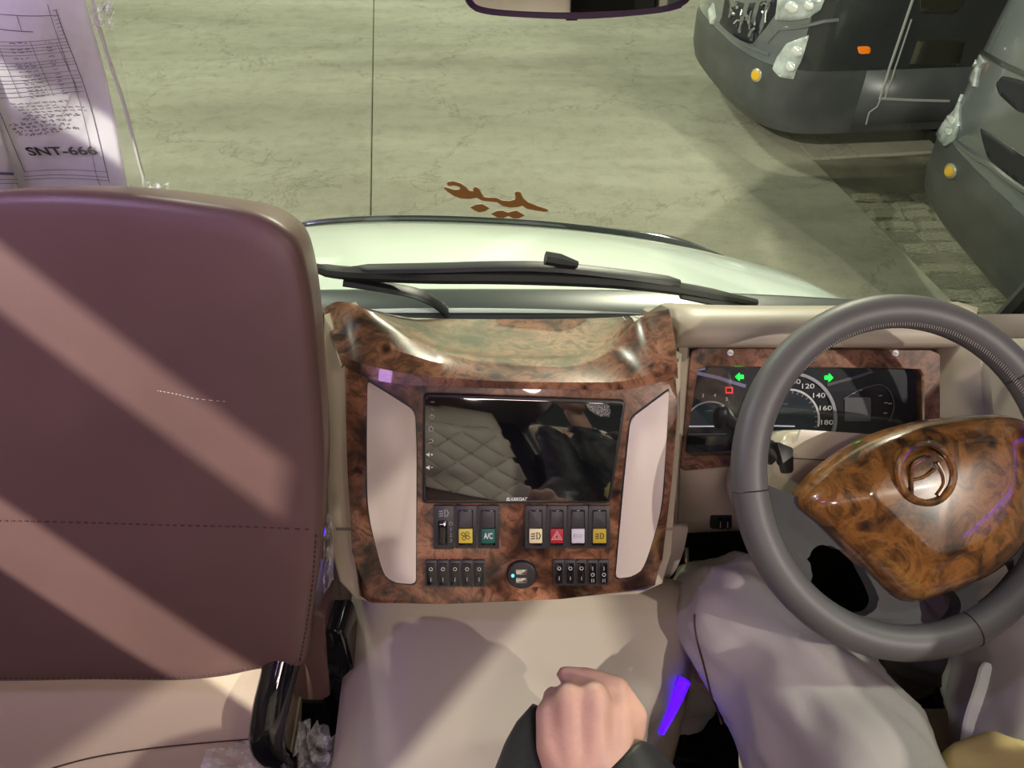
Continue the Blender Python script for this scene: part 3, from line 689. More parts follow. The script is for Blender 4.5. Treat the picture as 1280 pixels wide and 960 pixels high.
# ------------------------------------------------------------------ touch screen head unit
hu = thing('head_unit', 'black touch screen stereo set into the burl wood console', 'car stereo', CP.at(*CP.px(650, 625), .004))
prism('bezel', CP, roundpoly(CP.poly([(530, 491), (781, 499), (762, 626), (528.5, 626)]), .006), .010, .012, 'black', hu, bevel=.002)
prism('screen', CP, roundpoly(CP.poly([(533, 494), (778, 502), (759.5, 623), (531.5, 623)]), .004), .0112, .003, 'screen', hu, bevel=.0006)
HI = .0118
text('logo', 'BLAXKOAT', CP, CP.px(646, 620), 4.6*PXM, HI, 'white_mark', hu, width=26*PXM, shear=.25, bold=.03)
for yy in (500, 509): ribbon('button_icon', CP, [CP.px(539.5, yy), CP.px(544, yy)], .0008, HI, 'grey_mark', hu)
ic = Vector(CP.px(541, 518)); ribbon('button_icon', CP, [tuple(ic + Vector((math.cos(a), math.sin(a)))*2.6*PXM) for a in [math.radians(120+k*30) for k in range(11)]], .0006, HI, 'white_mark', hu)
ribbon('button_icon', CP, [CP.px(541, 514.5), CP.px(541, 518)], .0006, HI, 'white_mark', hu)
ribbon('button_icon', CP, CP.poly([(537.5, 536), (537.5, 532.5), (540, 530), (542.6, 532.5), (542.6, 536)]), .0006, HI, 'white_mark', hu, closed=True)
ribbon('button_icon', CP, CP.poly([(537, 546), (541, 546), (542.3, 548), (541, 550.5), (537, 550.5)]), .0006, HI, 'white_mark', hu)
for yy in (565, 581):
    prism('button_icon', CP, CP.poly([(534, yy-1), (536, yy-1), (538, yy-3), (538, yy+3), (536, yy+1), (534, yy+1)]), HI, .0004, 'white_mark', hu, sm=False)
    ribbon('button_icon', CP, CP.poly([(539.5, yy), (542.5, yy)]), .0006, HI, 'white_mark', hu)
    if yy == 565: ribbon('button_icon', CP, CP.poly([(541, yy-1.6), (541, yy+1.6)]), .0006, HI, 'white_mark', hu)

# ------------------------------------------------------------------ engine cover
def ecp(s, t):
    """s across 0 (left) .. 1 (right edge, then down), t from the console back to the cabin"""
    y = .66 - .95*t; zt = .60 - .08*min(1, t*3.2) - .05*max(0, t-.3)
    xr = max(.16, .262 - 2.1*(.66-y)**2)
    prof = [(-.235, -.45), (-.235, -.08), (-.225, -.02), (-.20, .0), (-.15, .012), (-.10, .015), (.02, .012), (xr-.08, .004), (xr-.03, -.006), (xr-.008, -.022), (xr, -.05), (xr+.012, -.14), (xr+.02, -.30), (xr+.02, -.60)]
    k = s*(len(prof)-1); i = min(int(k), len(prof)-2); f = k-i
    x = prof[i][0]*(1-f) + prof[i+1][0]*f; dz = prof[i][1]*(1-f) + prof[i+1][1]*f
    return Vector((x, y, max(.0, zt + dz)))
ec = thing('engine_cover', 'smooth beige engine cover below the wood console', 'engine cover', (-.1, .3, 0))
skin_ = grid('cover_skin', [[ecp(i/33, t/24) for i in range(34)] for t in range(25)], 'cover_beige_shaded', ec, thick=-.01)
grid('cover_front', [[Vector((-.23 + i*.046, .66 - .03*math.sin(j*.4), .60 + j*.03)) for i in range(11)] for j in range(6)], 'cover_beige_shaded', ec, thick=-.01)
from mathutils.bvhtree import BVHTree
def caster(o):
    T_ = BVHTree.FromPolygons([v.co.copy() for v in o.data.vertices], [tuple(p.vertices) for p in o.data.polygons])
    def f(px, py, h=.001, d=1.0):
        hp, n, i, dd = T_.ray_cast(CAMP, ray(px, py).normalized())
        if not hp: return at(px, py, d)
        if n.dot(ray(px, py)) > 0: n = -n
        return hp + n*h
    return f
onc = caster(skin_)
led = tag(tube('led_strip', [at(856, 850, 1.050), at(848, 868, 1.050), at(838, 888, 1.048), at(823, 914, 1.046)], .0085, 'led_blue', None, 8), 'blue glowing light strip along the engine cover edge', 'light strip')
gl = thing('gear_lever', 'black gear lever held under the fist', 'gear lever', (.1, .42, .52))
tube('shaft', [(.10, .44, .50), (.095, .425, .66)], .009, 'black', gl); tube('boot', [(.10, .44, .50), (.10, .44, .535), (.098, .437, .57)], [.05, .036, .012], 'black', gl, 16)
bm = bmesh.new(); ell(bm, (.092, .42, .675), (.026, .026, .03)); frombm('knob', bm, 'black', gl)

# ================================================================== DASHBOARD on the driver's side
KP = Plane((.37, .793, .816), (0, -.819, .574))
dash = thing('dashboard', 'beige dashboard hood around the instrument cluster', 'dashboard', (.5, .85, .55))
def kp(px, py, h=0): return KP.at(*KP.px(px, py), h)
xs = [846, 870, 900, 940, 980, 1020, 1060, 1100, 1140, 1170, 1186, 1200]
def brow(x): return 432 + 2*math.sin((x-846)/120)
rowsD = []
X3 = [kp(x, 436).x for x in xs]
def drow(y, z, k=0): return [Vector((x + (max(0, i-8)*.016*k), y + .012*((i-5)/6)**2*k, z - .0*i)) for i, x in enumerate(X3)]
yb, zb = kp(900, 437).y, kp(900, 437).z
rowsD = [drow(yb+.05, zb-.06), drow(yb-.001, zb+.004), drow(yb-.016, zb+.018), drow(yb-.018, zb+.026), drow(yb-.002, zb+.044), drow(yb+.03, zb+.046, .5), drow(yb+.10, zb+.004, .9), drow(1.02, .815, 1.1), drow(1.07, .785, 1.2), drow(1.085, .75, 1.2)]
for r_ in rowsD: r_.insert(0, r_[0] + Vector((-.006, .004, -.006))); r_.insert(0, r_[0] + Vector((.0, .01, -.09)))
grid('hood_top', rowsD, 'beige', dash, thick=-.006)
# right cheek
chk = []
for t in range(9):
    py = 425 + t*26
    base_ = kp(1177, py); r = [base_ + Vector((0, .02, -.02)), base_ + KP.n*.004, kp(1190, py)+KP.n*.022, kp(1204 + t*1.2, py)+KP.n*.030, kp(1222 + t*2, py)+KP.n*.012, kp(1250, py)+KP.n*-.03, kp(1300, py)+KP.n*-.05, kp(1380, py)+KP.n*-.06]
    chk.append(r)
grid('right_cheek', chk, 'beige', dash, thick=-.006)
top_r = [chk[0][i] for i in range(8)]
grid('corner_top', [top_r, [p + Vector((.004, .03, .022)) for p in top_r], [Vector((p.x+.01, .95, .872-.1*i*.03)) for i, p in enumerate(top_r)], [Vector((p.x+.02, 1.06, .782)) for p in top_r]], 'beige', dash, thick=-.006)
# left edge and lower face
lowpx = [(846, 0), (870, 0), (910, 0), (960, 0), (1020, 0), (1100, 0), (1200, 0), (1300, 0)]
zl = kp(880, 588); lf = []
for (yy, zz) in ((zl.y+.03, zl.z+.004), (zl.y-.002, zl.z-.001), (zl.y-.006, zl.z-.02), (zl.y+.004, zl.z-.10), (zl.y+.02, zl.z-.16), (zl.y+.05, zl.z-.172), (zl.y+.16, zl.z-.15)):
    lf.append([Vector((.238 + i*.085, yy, zz + .006*i)) for i in range(9)])
grid('lower_face', lf, 'beige', dash, thick=-.006)
eg = [[kp(850 - k*1.0, y_, -.004 - .02*(k == 0)) for y_ in range(400, 700, 12)] for k in (0, 1, 4)] 
side_pts = [(854, 400), (853, 440), (847, 520), (841, 590), (839, 640), (836, 686)]
grid('left_edge', [[kp(x+6, y_, .0) for x, y_ in side_pts], [kp(x+3, y_, .006) for x, y_ in side_pts], [kp(x-3, y_, .004) for x, y_ in side_pts], [kp(x-6, y_, -.05) for x, y_ in side_pts]], 'beige', dash, thick=-.004)
under = box('footwell_back', (.2, 1.0, 0), (.88, 1.04, .75), 'floor_mat', dash)
# window / mirror rocker pair on the lower face
dsw = prism('twin_rocker', Plane((0, zl.y-.008, 0), (0, -1, .08)), [], 0, 0, 'black', dash) if False else None
LP = Plane((0, zl.y+.003, zl.z-.09), (0, -.995, -.1))
sw = prism('twin_rocker_switch', LP, roundpoly(LP.poly([(887, 640), (914, 640), (914, 657), (887, 657)]), .003), .006, .02, 'black', dash, bevel=.002)
for x in (899, 908): prism('rocker', LP, roundpoly(LP.poly([(x-3.4, 643), (x+3.4, 643), (x+3.4, 655), (x-3.4, 655)]), .001), .0095, .008, 'black_gloss', sw, bevel=.0012); ribbon('rocker_highlight', LP, LP.poly([(x, 645), (x, 653)]), .0012, .0100, 'grey_mark', sw)

# ------------------------------------------------------------------ instrument cluster
ic_ = thing('instrument_cluster', 'instrument cluster with speedometer dials in a burl wood surround', 'instrument cluster', kp(1010, 590))
outer = roundpoly(KP.poly([(862, 434), (1168, 437), (1178, 448), (1176, 590), (848, 589)]), .006)
def ring_prism(name, pl, out, inn, top, depth, mat, parent):
    bm = bmesh.new(); n = 60
    def resample(p):
        P = [Vector(q) for q in p]; P.append(P[0]); d = [0]
        for a, b in zip(P[:-1], P[1:]): d.append(d[-1] + (b-a).length)
        c = sum((Vector(q) for q in p), Vector((0, 0)))/len(p); res = []
        for i in range(n*2):
            an = 2*math.pi*i/(n*2); dr = Vector((math.cos(an), math.sin(an))); best = None
            for a, b in zip(P[:-1], P[1:]):
                e = b-a; den = dr.x*e.y - dr.y*e.x
                if abs(den) < 1e-12: continue
                ac = a-c0; t = (ac.x*e.y - ac.y*e.x)/den; u = (ac.x*dr.y - ac.y*dr.x)/den
                if t > 0 and -1e-6 <= u <= 1+1e-6 and (best is None or t > best): best = t
            res.append(c0 + dr*best)
        return res
    c0 = sum((Vector(q) for q in inn), Vector((0, 0)))/len(inn)
    A, B = resample(out), resample(inn); rows_ = [[pl.at(*p, top-depth) for p in A], [pl.at(*p, top-.002) for p in A], [pl.at(*(p + (c0-p).normalized()*.002), top) for p in A],
        [pl.at(*(p - (c0-p).normalized()*.002), top) for p in B], [pl.at(*p, top-.002) for p in B], [pl.at(*p, top-depth) for p in B]]
    return grid(name, rows_, mat, parent, closed=True, auto=40)
inner = roundpoly(KP.poly([(872, 458), (1150, 461), (1152, 590-24), (855, 568)]), .008)
ring_prism('wood_surround', KP, outer, inner, .006, .022, 'burl', ic_)
prism('dial_plate', KP, KP.poly([(862, 450), (1160, 452), (1160, 575), (850, 575)]), -.012, .02, 'gauge_face', ic_)
KM = (KP.px(1060, 500)[0]-KP.px(960, 500)[0])/100; H = -.0115
for x, y in ((911, 440.5), (1116, 441)):
    sc_ = prism('screw', KP, disc(KP, KP.px(x, y), 4.2*KM, 14), .0085, .004, 'white_mark', ic_, bevel=.0012); ribbon('screw_slot', KP, [KP.px(x-2.5, y-1), KP.px(x+2.5, y+1)], .0007, .0088, 'ink', sc_)
def arc(c, r, a0, a1, n=36): return [(c[0] + r*math.cos(a0+(a1-a0)*i/n), c[1] + r*math.sin(a0+(a1-a0)*i/n)) for i in range(n+1)]
sc0 = KP.px(988, 527)                                     # speedometer
prism('speedometer_face', KP, disc(KP, sc0, 40*KM, 48), H+.0006, .002, 'gauge_blue', ic_)
ribbon('speedometer_bezel', KP, arc(sc0, 60*KM, -.25, math.pi+.25), 4*KM, H+.003, 'ring_silver', ic_, depth=.004)
ribbon('speedometer_arc', KP, arc(sc0, 39.5*KM, -.2, math.pi+.2), 2.4*KM, H+.0012, 'white_mark', ic_)
for k, s_ in enumerate(['0', '20', '40', '60', '80', '100', '120', '140', '160', '180']):
    a = math.radians(189 - k*21.3); text('numeral', s_, KP, (sc0[0] + 50*KM*math.cos(a), sc0[1] + 50*KM*math.sin(a)), 6.2*KM, H+.0012, 'white_mark', ic_, bold=.01, width=(5.0*len(s_)+.6)*KM)
    for q in (0, .5): 
        aa = a - math.radians(21.3)*q; ribbon('tick', KP, [(sc0[0] + r_*KM*math.cos(aa), sc0[1] + r_*KM*math.sin(aa)) for r_ in (34.5, 38)], .9*KM, H+.0013, 'grey_mark', ic_)
text('unit_lettering', 'km/h', KP, KP.px(983, 506), 2.6*KM, H+.0012, 'grey_mark', ic_, width=10*KM)
ribbon('speed_needle', KP, [KP.px(955, 533), KP.px(996, 534)], 1.6*KM, H+.004, 'needle', ic_)
tc0 = KP.px(890, 535)                                     # rev counter
prism('rev_counter_face', KP, disc(KP, tc0, 30*KM, 40), H+.0006, .002, 'gauge_blue', ic_)
ribbon('rev_counter_arc', KP, arc(tc0, 32*KM, .0, math.pi), 2.2*KM, H+.0012, 'ring_silver', ic_)
for ch, x, y in (('1', 861, 519), ('2', 866, 503), ('3', 881, 495.5), ('4', 896, 495), ('5', 911, 500)): text('numeral', ch, KP, KP.px(x, y), 4.4*KM, H+.0012, 'white_mark', ic_)
text('unit_lettering', 'x1000rpm', KP, KP.px(891, 515), 2.2*KM, H+.0012, 'grey_mark', ic_, width=14*KM)
ribbon('rev_needle', KP, [KP.px(861, 534), KP.px(901, 534)], 1.6*KM, H+.004, 'needle', ic_)
ribbon('rule_line', KP, [KP.px(859, 544.5), KP.px(911, 544)], .8*KM, H+.0012, 'ring_silver', ic_)
prism('odometer_window', KP, KP.poly([(858, 547), (912, 547), (912, 558), (858, 558)]), H+.0008, .001, 'screen', ic_)
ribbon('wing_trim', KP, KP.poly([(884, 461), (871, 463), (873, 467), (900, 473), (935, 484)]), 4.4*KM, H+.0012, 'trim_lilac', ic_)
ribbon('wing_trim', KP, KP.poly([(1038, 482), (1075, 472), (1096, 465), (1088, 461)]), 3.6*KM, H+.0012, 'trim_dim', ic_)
def arrow(x, y, sg):
    c = Vector(KP.px(x, y)); s = 5*KM
    pts = [(-1, 0), (0, 1), (0, .45), (1, .45), (1, -.45), (0, -.45), (0, -1)]
    return prism('turn_signal_light', KP, [tuple(c + Vector((p[0]*s*sg, p[1]*s))) for p in pts], H+.0020, .002, 'lamp_green', ic_, sm=False)
arrow(927, 472, 1); arrow(1040, 473, -1)
wl_ = ribbon('warning_light', KP, KP.poly([(910, 485.5), (918, 485.5), (918, 492), (910, 492)]), 1.6*KM, H+.0016, 'lamp_red', ic_, closed=True)
prism('fuel_display', KP, roundpoly(KP.poly([(1060, 498), (1093, 498), (1093, 528), (1060, 528)]), .002), H+.001, .002, 'trim_dim', ic_)
ribbon('fuel_arc', KP, smooth(KP.poly([(1058, 500), (1080, 488), (1105, 482), (1118, 492), (1122, 510), (1116, 528)]), 6, False), 1.2*KM, H+.0012, 'trim_dim', ic_)
for x, y in ((1080, 489), (1071, 493), (1112, 505), (1117, 506), (1105, 496), (1111, 518)): ribbon('gauge_mark', KP, KP.poly([(x-2, y), (x+2, y-.6)]), 1.3*KM, H+.0014, 'grey_mark', ic_)
gm = glassy('cluster_glass', (.97, .97, .97), .8)
prism('cover_glass', KP, KP.poly([(864, 452), (1156, 454), (1156, 572), (852, 572)]), -.002, .0015, 'cluster_glass', ic_)

# ================================================================== STEERING WHEEL
aw = math.radians(10); SWC = at(1133, 593, .91)
SW = Plane(SWC, (math.sin(aw)*.707, -math.cos(aw)*.707, .707), (math.cos(aw), math.sin(aw), 0))
sw_ = thing('steering_wheel', 'grey leather steering wheel with a burl wood hub cover', 'steering wheel', SW.at(0, 0, -.05))
RW, rw = .1955, .0208
bm = bmesh.new(); rings = []
for i in range(96):
    a = 2*math.pi*i/96; c = Vector((math.cos(a), math.sin(a)))
    rings.append([bm.verts.new(SW.at(c.x*(RW+rw*math.cos(b)), c.y*(RW+rw*math.cos(b)), rw*.92*math.sin(b))) for b in [2*math.pi*j/18 for j in range(18)]])
for i in range(96):
    for j in range(18): bm.faces.new((rings[i][j], rings[(i+1) % 96][j], rings[(i+1) % 96][(j+1) % 18], rings[i][(j+1) % 18]))
rim = frombm('rim', bm, 'wheel_leather', sw_)
for a in (math.radians(178), math.radians(285), math.radians(32)):      # leather seams
    tube('leather_seam', [SW.at(math.cos(a)*(RW+(rw+.0003)*math.cos(b)), math.sin(a)*(RW+(rw+.0003)*math.cos(b)), (rw*.92+.0003)*math.sin(b)) for b in [math.pi*j/12 for j in range(13)]], .0007, 'black', rim, 5)
bm = bmesh.new()
for i in range(150):
    a = math.radians(-20 + i*1.0); b = math.radians(152); e = math.radians(138)
    p = [SW.at(math.cos(x)*(RW+(rw+.0006)*math.cos(y)), math.sin(x)*(RW+(rw+.0006)*math.cos(y)), (rw*.92+.0006)*math.sin(y)) for x, y in ((a, b), (a+math.radians(.75), e))]
    tubebm(bm, p, .00045, 4)
frombm('stitching', bm, 'thread_light', rim, False)
def dome(name, pl, poly, c, prof, mat, parent):
    """polar mesh: prof = [(fraction of the outline, height)]"""
    C = Vector(c); n = len(poly); V = [pl.at(*C, prof[0][1])]; F = []
    for k, (f, h) in enumerate(prof[1:]): V += [pl.at(*(C + (Vector(p)-C)*f), h) for p in poly]
    for i in range(n): F.append((0, 1+i, 1+(i+1) % n))
    for k in range(len(prof)-2):
        for i in range(n): F.append((1+k*n+i, 1+(k+1)*n+i, 1+(k+1)*n+(i+1) % n, 1+k*n+(i+1) % n))
    F.append(tuple(1+(len(prof)-2)*n+i for i in range(n))[::-1])
    bm = bmesh.new(); vs = [bm.verts.new(v) for v in V]
    for f in F: bm.faces.new([vs[i] for i in f])
    return frombm(name, bm, mat, parent, True, 50)
HB = [(998, 630), (1012, 603), (1040, 577), (1085, 549), (1140, 530), (1200, 520), (1250, 519), (1281, 531), (1296, 570), (1290, 630), (1272, 680), (1236, 716), (1190, 737), (1145, 751), (1122, 747), (1095, 722), (1060, 690), (1025, 655)]
hub_poly = smooth(SW.poly(HB), 4)
dome('hub_cover', SW, hub_poly, SW.px(1157, 600), [(0, .046), (.2, .0455), (.4, .044), (.55, .0415), (.62, .0405), (.66, .036), (.8, .031), (.9, .024), (.96, .016), (1, .004), (1.0, -.02)], 'burl_gold', sw_)
EM = Plane(SW.at(0, 0, .0452), SW.n, SW.u); ec_ = EM.px(1157, 591); WM = (SW.px(1200, 600)[0]-SW.px(1100, 600)[0])/100
emb = tube('emblem_ring', [EM.at(ec_[0] + 33*WM*math.cos(a), ec_[1] + 33*WM*math.sin(a), .001) for a in [2*math.pi*i/48 for i in range(49)]], (.0042), 'burl_gold', sw_, 10)
tube('emblem_stroke', [EM.at(*EM.px(*p), .001) for p in smooth([(1139, 618), (1139, 600), (1140, 584), (1148, 576), (1162, 571)], 5, False)], .0022, 'burl_gold', emb, 8)
tube('emblem_stroke', [EM.at(*EM.px(*p), .001) for p in smooth([(1170, 578), (1178, 592), (1179, 606), (1171, 619)], 5, False)], .0026, 'burl_gold', emb, 8)
tube('emblem_stroke', [EM.at(*EM.px(*p), .001) for p in smooth([(1141, 600), (1155, 596), (1168, 586)], 5, False)], .0018, 'burl_gold', emb, 8)
# spokes, with the three openings between them
def spoke(pts): prism('spoke', SW, smooth(SW.poly(pts), 4), -.002, .022, 'spoke_grey', sw_, bevel=.005, seg=3)
spoke([(936, 606), (990, 618), (1040, 640), (1075, 690), (1052, 688), (1030, 678), (1014, 686), (1010, 704), (1018, 722), (996, 742), (955, 690)])
spoke([(1080, 700), (1140, 735), (1152, 752), (1150, 770), (1158, 792), (1130, 806), (1086, 792), (1062, 772), (1090, 770), (1101, 757), (1096, 738)])
spoke([(1180, 720), (1250, 690), (1228, 716), (1222, 738), (1226, 758), (1238, 772), (1222, 790), (1188, 798), (1186, 786), (1202, 768), (1202, 748)])
spoke([(1260, 690), (1290, 640), (1330, 640), (1330, 700), (1300, 740), (1285, 735), (1277, 712)])
prism('hub_back', SW, disc(SW, SW.px(1150, 620), .07), -.004, .045, 'spoke_grey', sw_, bevel=.01, seg=3)
# ------------------------------------------------------------------ column and stalk
col_ = thing('steering_column', 'beige steering column shroud behind the wheel hub', 'steering column', SW.at(0, -.05, -.15))
SH = Plane(SW.at(0, 0, -.055), SW.n, SW.u)
prism('shroud', SH, roundpoly(SH.poly([(984, 536), (1080, 542), (1240, 556), (1240, 650), (1080, 690), (1000, 668), (968, 645), (958, 608)]), .018), 0, .13, 'beige_gloss', col_, bevel=.014, seg=4)
ribbon('shroud_seam', SH, SH.poly([(992, 573), (1028, 575), (1045, 574)]), .0012, .0006, 'ink', col_)
stk = thing('indicator_stalk', 'black indicator stalk reaching left from the steering column', 'stalk', SH.at(*SH.px(985, 585), -.03))
tube('lever', [SH.at(*SH.px(x, y), h) for x, y, h in ((1000, 590, -.02), (978, 572, -.010), (960, 556, -.014), (940, 538, -.024), (922, 524, -.03))], [.014, .015, .011, .008, .008], 'black', stk, 12)
bm = bmesh.new(); ell(bm, SH.at(*SH.px(913, 520), -.03), (.011, .012, .019)); frombm('end_knob', bm, 'black', stk)
prism('lever_root', SH, roundpoly(SH.poly([(966, 552), (986, 560), (986, 590), (976, 592), (972, 575)]), .003), .012, .03, 'black', stk, bevel=.003)

# ================================================================== FRONT PASSENGER SEAT
BP = Plane((0, .58, .916), (0, -.966, .259))
seat = thing('front_seat', 'maroon leather front seat seen from behind with a beige lower back', 'seat', (-.35, .62, .3))
SO = [(-180, 300), (-130, 258), (-50, 241), (60, 236), (160, 241), (250, 252), (315, 263), (352, 280), (374, 304), (386, 345), (394, 400), (400, 470), (405, 540), (407, 620), (402, 700), (391, 770), (383, 830), (350, 836), (320, 840), (280, 848), (220, 853), (120, 852), (0, 854), (-90, 852), (-150, 846), (-185, 830), (-205, 700), (-207, 560), (-200, 420), (-192, 340)]
seat_poly = smooth(BP.poly(SO), 4); seat_c = BP.px(100, 560)
SPROF = [(0, .012), (.5, .0115), (.8, .010), (.9, .008), (.955, .0065), (.98, .003), (.992, -.002), (.992, -.010), (.965, -.06), (.945, -.09), (.90, -.10)]
dome('backrest', BP, seat_poly, seat_c, SPROF, 'maroon', seat)
def frac(poly, c, p):
    c = Vector(c); p = Vector(p); d = p-c; L = d.length
    if L < 1e-9: return 0
    d /= L; best = 1e-9
    for i in range(len(poly)):
        a, b = Vector(poly[i-1]), Vector(poly[i]); e = b-a; den = d.x*e.y-d.y*e.x
        if abs(den) < 1e-12: continue
        ac = a-c; t = (ac.x*e.y-ac.y*e.x)/den; u = (ac.x*d.y-ac.y*d.x)/den
        if t > 0 and 0 <= u <= 1: best = max(best, t)
    return L/best
def seat_h(p): f = min(1, frac(seat_poly, seat_c, p)); return float(np.interp(f, [a for a, b in SPROF[:7]], [b for a, b in SPROF[:7]]))
def stitches(name, px, step, mat, parent, w=.0011, dash=.65):
    pts = [Vector(p) for p in smooth(BP.poly(px), 30, False)]; bm = bmesh.new(); acc = [pts[0]]; L = 0; out = []
    for a, b in zip(pts[:-1], pts[1:]):
        n = max(1, int((b-a).length/(step/6)))
        for i in range(n): out.append(a+(b-a)*i/n)
    k = 0
    while k+4 < len(out):
        seg = out[k:k+int(6*dash)+1]; tubebm(bm, [BP.at(*q, seat_h(q)+.0004) for q in seg], w, 4); k += 6
    return frombm(name, bm, mat, parent, False)
stitches('cross_seam', [(-200, 641), (-100, 642), (60, 644), (200, 648), (330, 652), (396, 658)], .007, 'thread', seat)
stitches('hem_stitching', [(-175, 838), (-100, 843), (60, 843), (180, 843), (250, 840), (310, 832), (372, 826)], .006, 'thread', seat)
stitches('edge_stitching', [(396, 665), (392, 720), (384, 780), (375, 826)], .006, 'thread', seat)
stitches('scratch_mark', [(203, 482), (225, 486), (250, 492), (288, 496)], .006, 'thread_light', seat, .0005, .5)
lowp = roundpoly(BP.poly([(-180, 800), (338, 800), (352, 900), (350, 1080), (-120, 1080)]), .03)
prism('lower_back', BP, lowp, -.018, .10, 'seat_beige', seat, bevel=.02, seg=4)
tube('lower_seam', [BP.at(*BP.px(*p), -.0165) for p in smooth([(20, 985), (100, 962), (180, 949), (270, 940), (332, 936)], 6, False)], .0011, 'thread', seat, 5)
prism('seat_side', BP, roundpoly(BP.poly([(345, 790), (394, 800), (403, 912), (360, 912)]), .01), -.05, .10, 'maroon', seat, bevel=.01)
tube('grab_bar', [BP.at(*BP.px(*p), h) for p, h in zip(smooth([(356, 800), (350, 838), (345, 872), (343, 905), (346, 940), (352, 985), (356, 1030)], 5, False), [-.04 + .075*math.sin(math.pi*min(1, i/26)) for i in range(31)])], [(.017, .023)]*31, 'black_gloss', seat, 18, up=(0, -1, .2))
prism('armrest_end', BP, smooth(BP.poly([(393, 832), (404, 825), (420, 827), (428, 850), (435, 880), (436, 905), (430, 924), (414, 918), (404, 890)]), 4), -.05, .06, 'black_gloss', seat, bevel=.012, seg=4)
box('cushion', (-.62, .62, .34), (-.24, 1.02, .48), 'maroon', seat, .04, 4); box('pedestal', (-.55, .60, 0), (-.30, .98, .34), 'black', seat, .01)
random.seed(11)
def crumple(name, quad, h, amp, label, n=7, mat='plastic'):
    return tag(grid(name, [[BP.at(*BP.px(*bil(quad, i/n, j/n)), h + random.uniform(-amp, amp)) for i in range(n+1)] for j in range(n+1)], mat, None, sm=False), label, 'plastic wrap')
crumple('plastic_wrap', [(262, 926), (345, 905), (350, 1000), (240, 1000)], .014, .012, 'crumpled clear plastic wrap left of the black grab bar')
crumple('plastic_wrap', [(372, 906), (405, 902), (440, 950), (365, 1000)], .004, .014, 'crumpled clear plastic wrap right of the black grab bar')
crumple('plastic_wrap', [(398, 668), (407, 664), (411, 745), (394, 772)], -.035, .006, 'thin strip of clear plastic between seat edge and console', 5)

# ================================================================== DRIVER'S SEAT AND DRIVER
ds = thing('driver_seat', 'brown leather driver seat under the driver', 'seat', (.53, .1, 0))
box('cushion', (.345, -.15, .30), (.80, .555, .455), 'seat_beige', ds, .05, 4); box('pedestal', (.32, -.1, 0), (.74, .48, .30), 'black', ds, .01)
box('backrest', (.28, -.42, .42), (.78, -.28, 1.15), 'seat_beige', ds, .05, 4)
person = None
from mathutils import noise as mnoise
def bodymesh(name, build, vox, mat, parent, it=3, fold=None):
    bm = bmesh.new(); build(bm); o = frombm(name, bm, mat, None); remesh(o, vox, it)
    if not o.data.materials: o.data.materials.append(MAT[mat])
    if fold:
        nv = len(o.data.vertices); co = np.empty(nv*3); no = np.empty(nv*3)
        o.data.vertices.foreach_get('co', co); o.data.vertex_normals.foreach_get('vector', no)
        co = co.reshape(-1, 3); no = no.reshape(-1, 3); co += no*np.array([fold(Vector(c)) for c in co])[:, None]
        o.data.vertices.foreach_set('co', co.ravel()); o.data.update()
    if parent: put(o, parent)
    return o
K, M_, E_ = at(922, 778, 1.085), at(988, 842, 1.035), at(1058, 965, .935); HIP = Vector((.47, -.02, .56))
RK, RM = Vector((.755, .66, .585)), at(1300, 870, 1.04); RH = Vector((.63, -.02, .56))
ANL, ANR = Vector((.30, .73, .10)), Vector((.70, .78, .10))
wr_ = at(728, 985, .80); elb = Vector((.225, .06, .74)); shl = Vector((.33, -.16, 1.02)); shr = Vector((.71, -.16, 1.02))
elr = Vector((.80, .02, .76)); wrr = Vector((.70, .24, .72))
hand = dict(idx=[at(773, 884, .826), at(776, 872, .872), at(760, 876, .902), at(748, 884, .895)], mid=[at(744, 869, .812), at(746, 861, .872), at(736, 868, .905), at(730, 880, .90)],
            ring=[at(712, 870, .815), at(714, 860, .870), at(711, 868, .903), at(707, 880, .90)], pin=[at(688, 883, .828), at(690, 870, .866), at(692, 876, .895), at(696, 886, .892)])
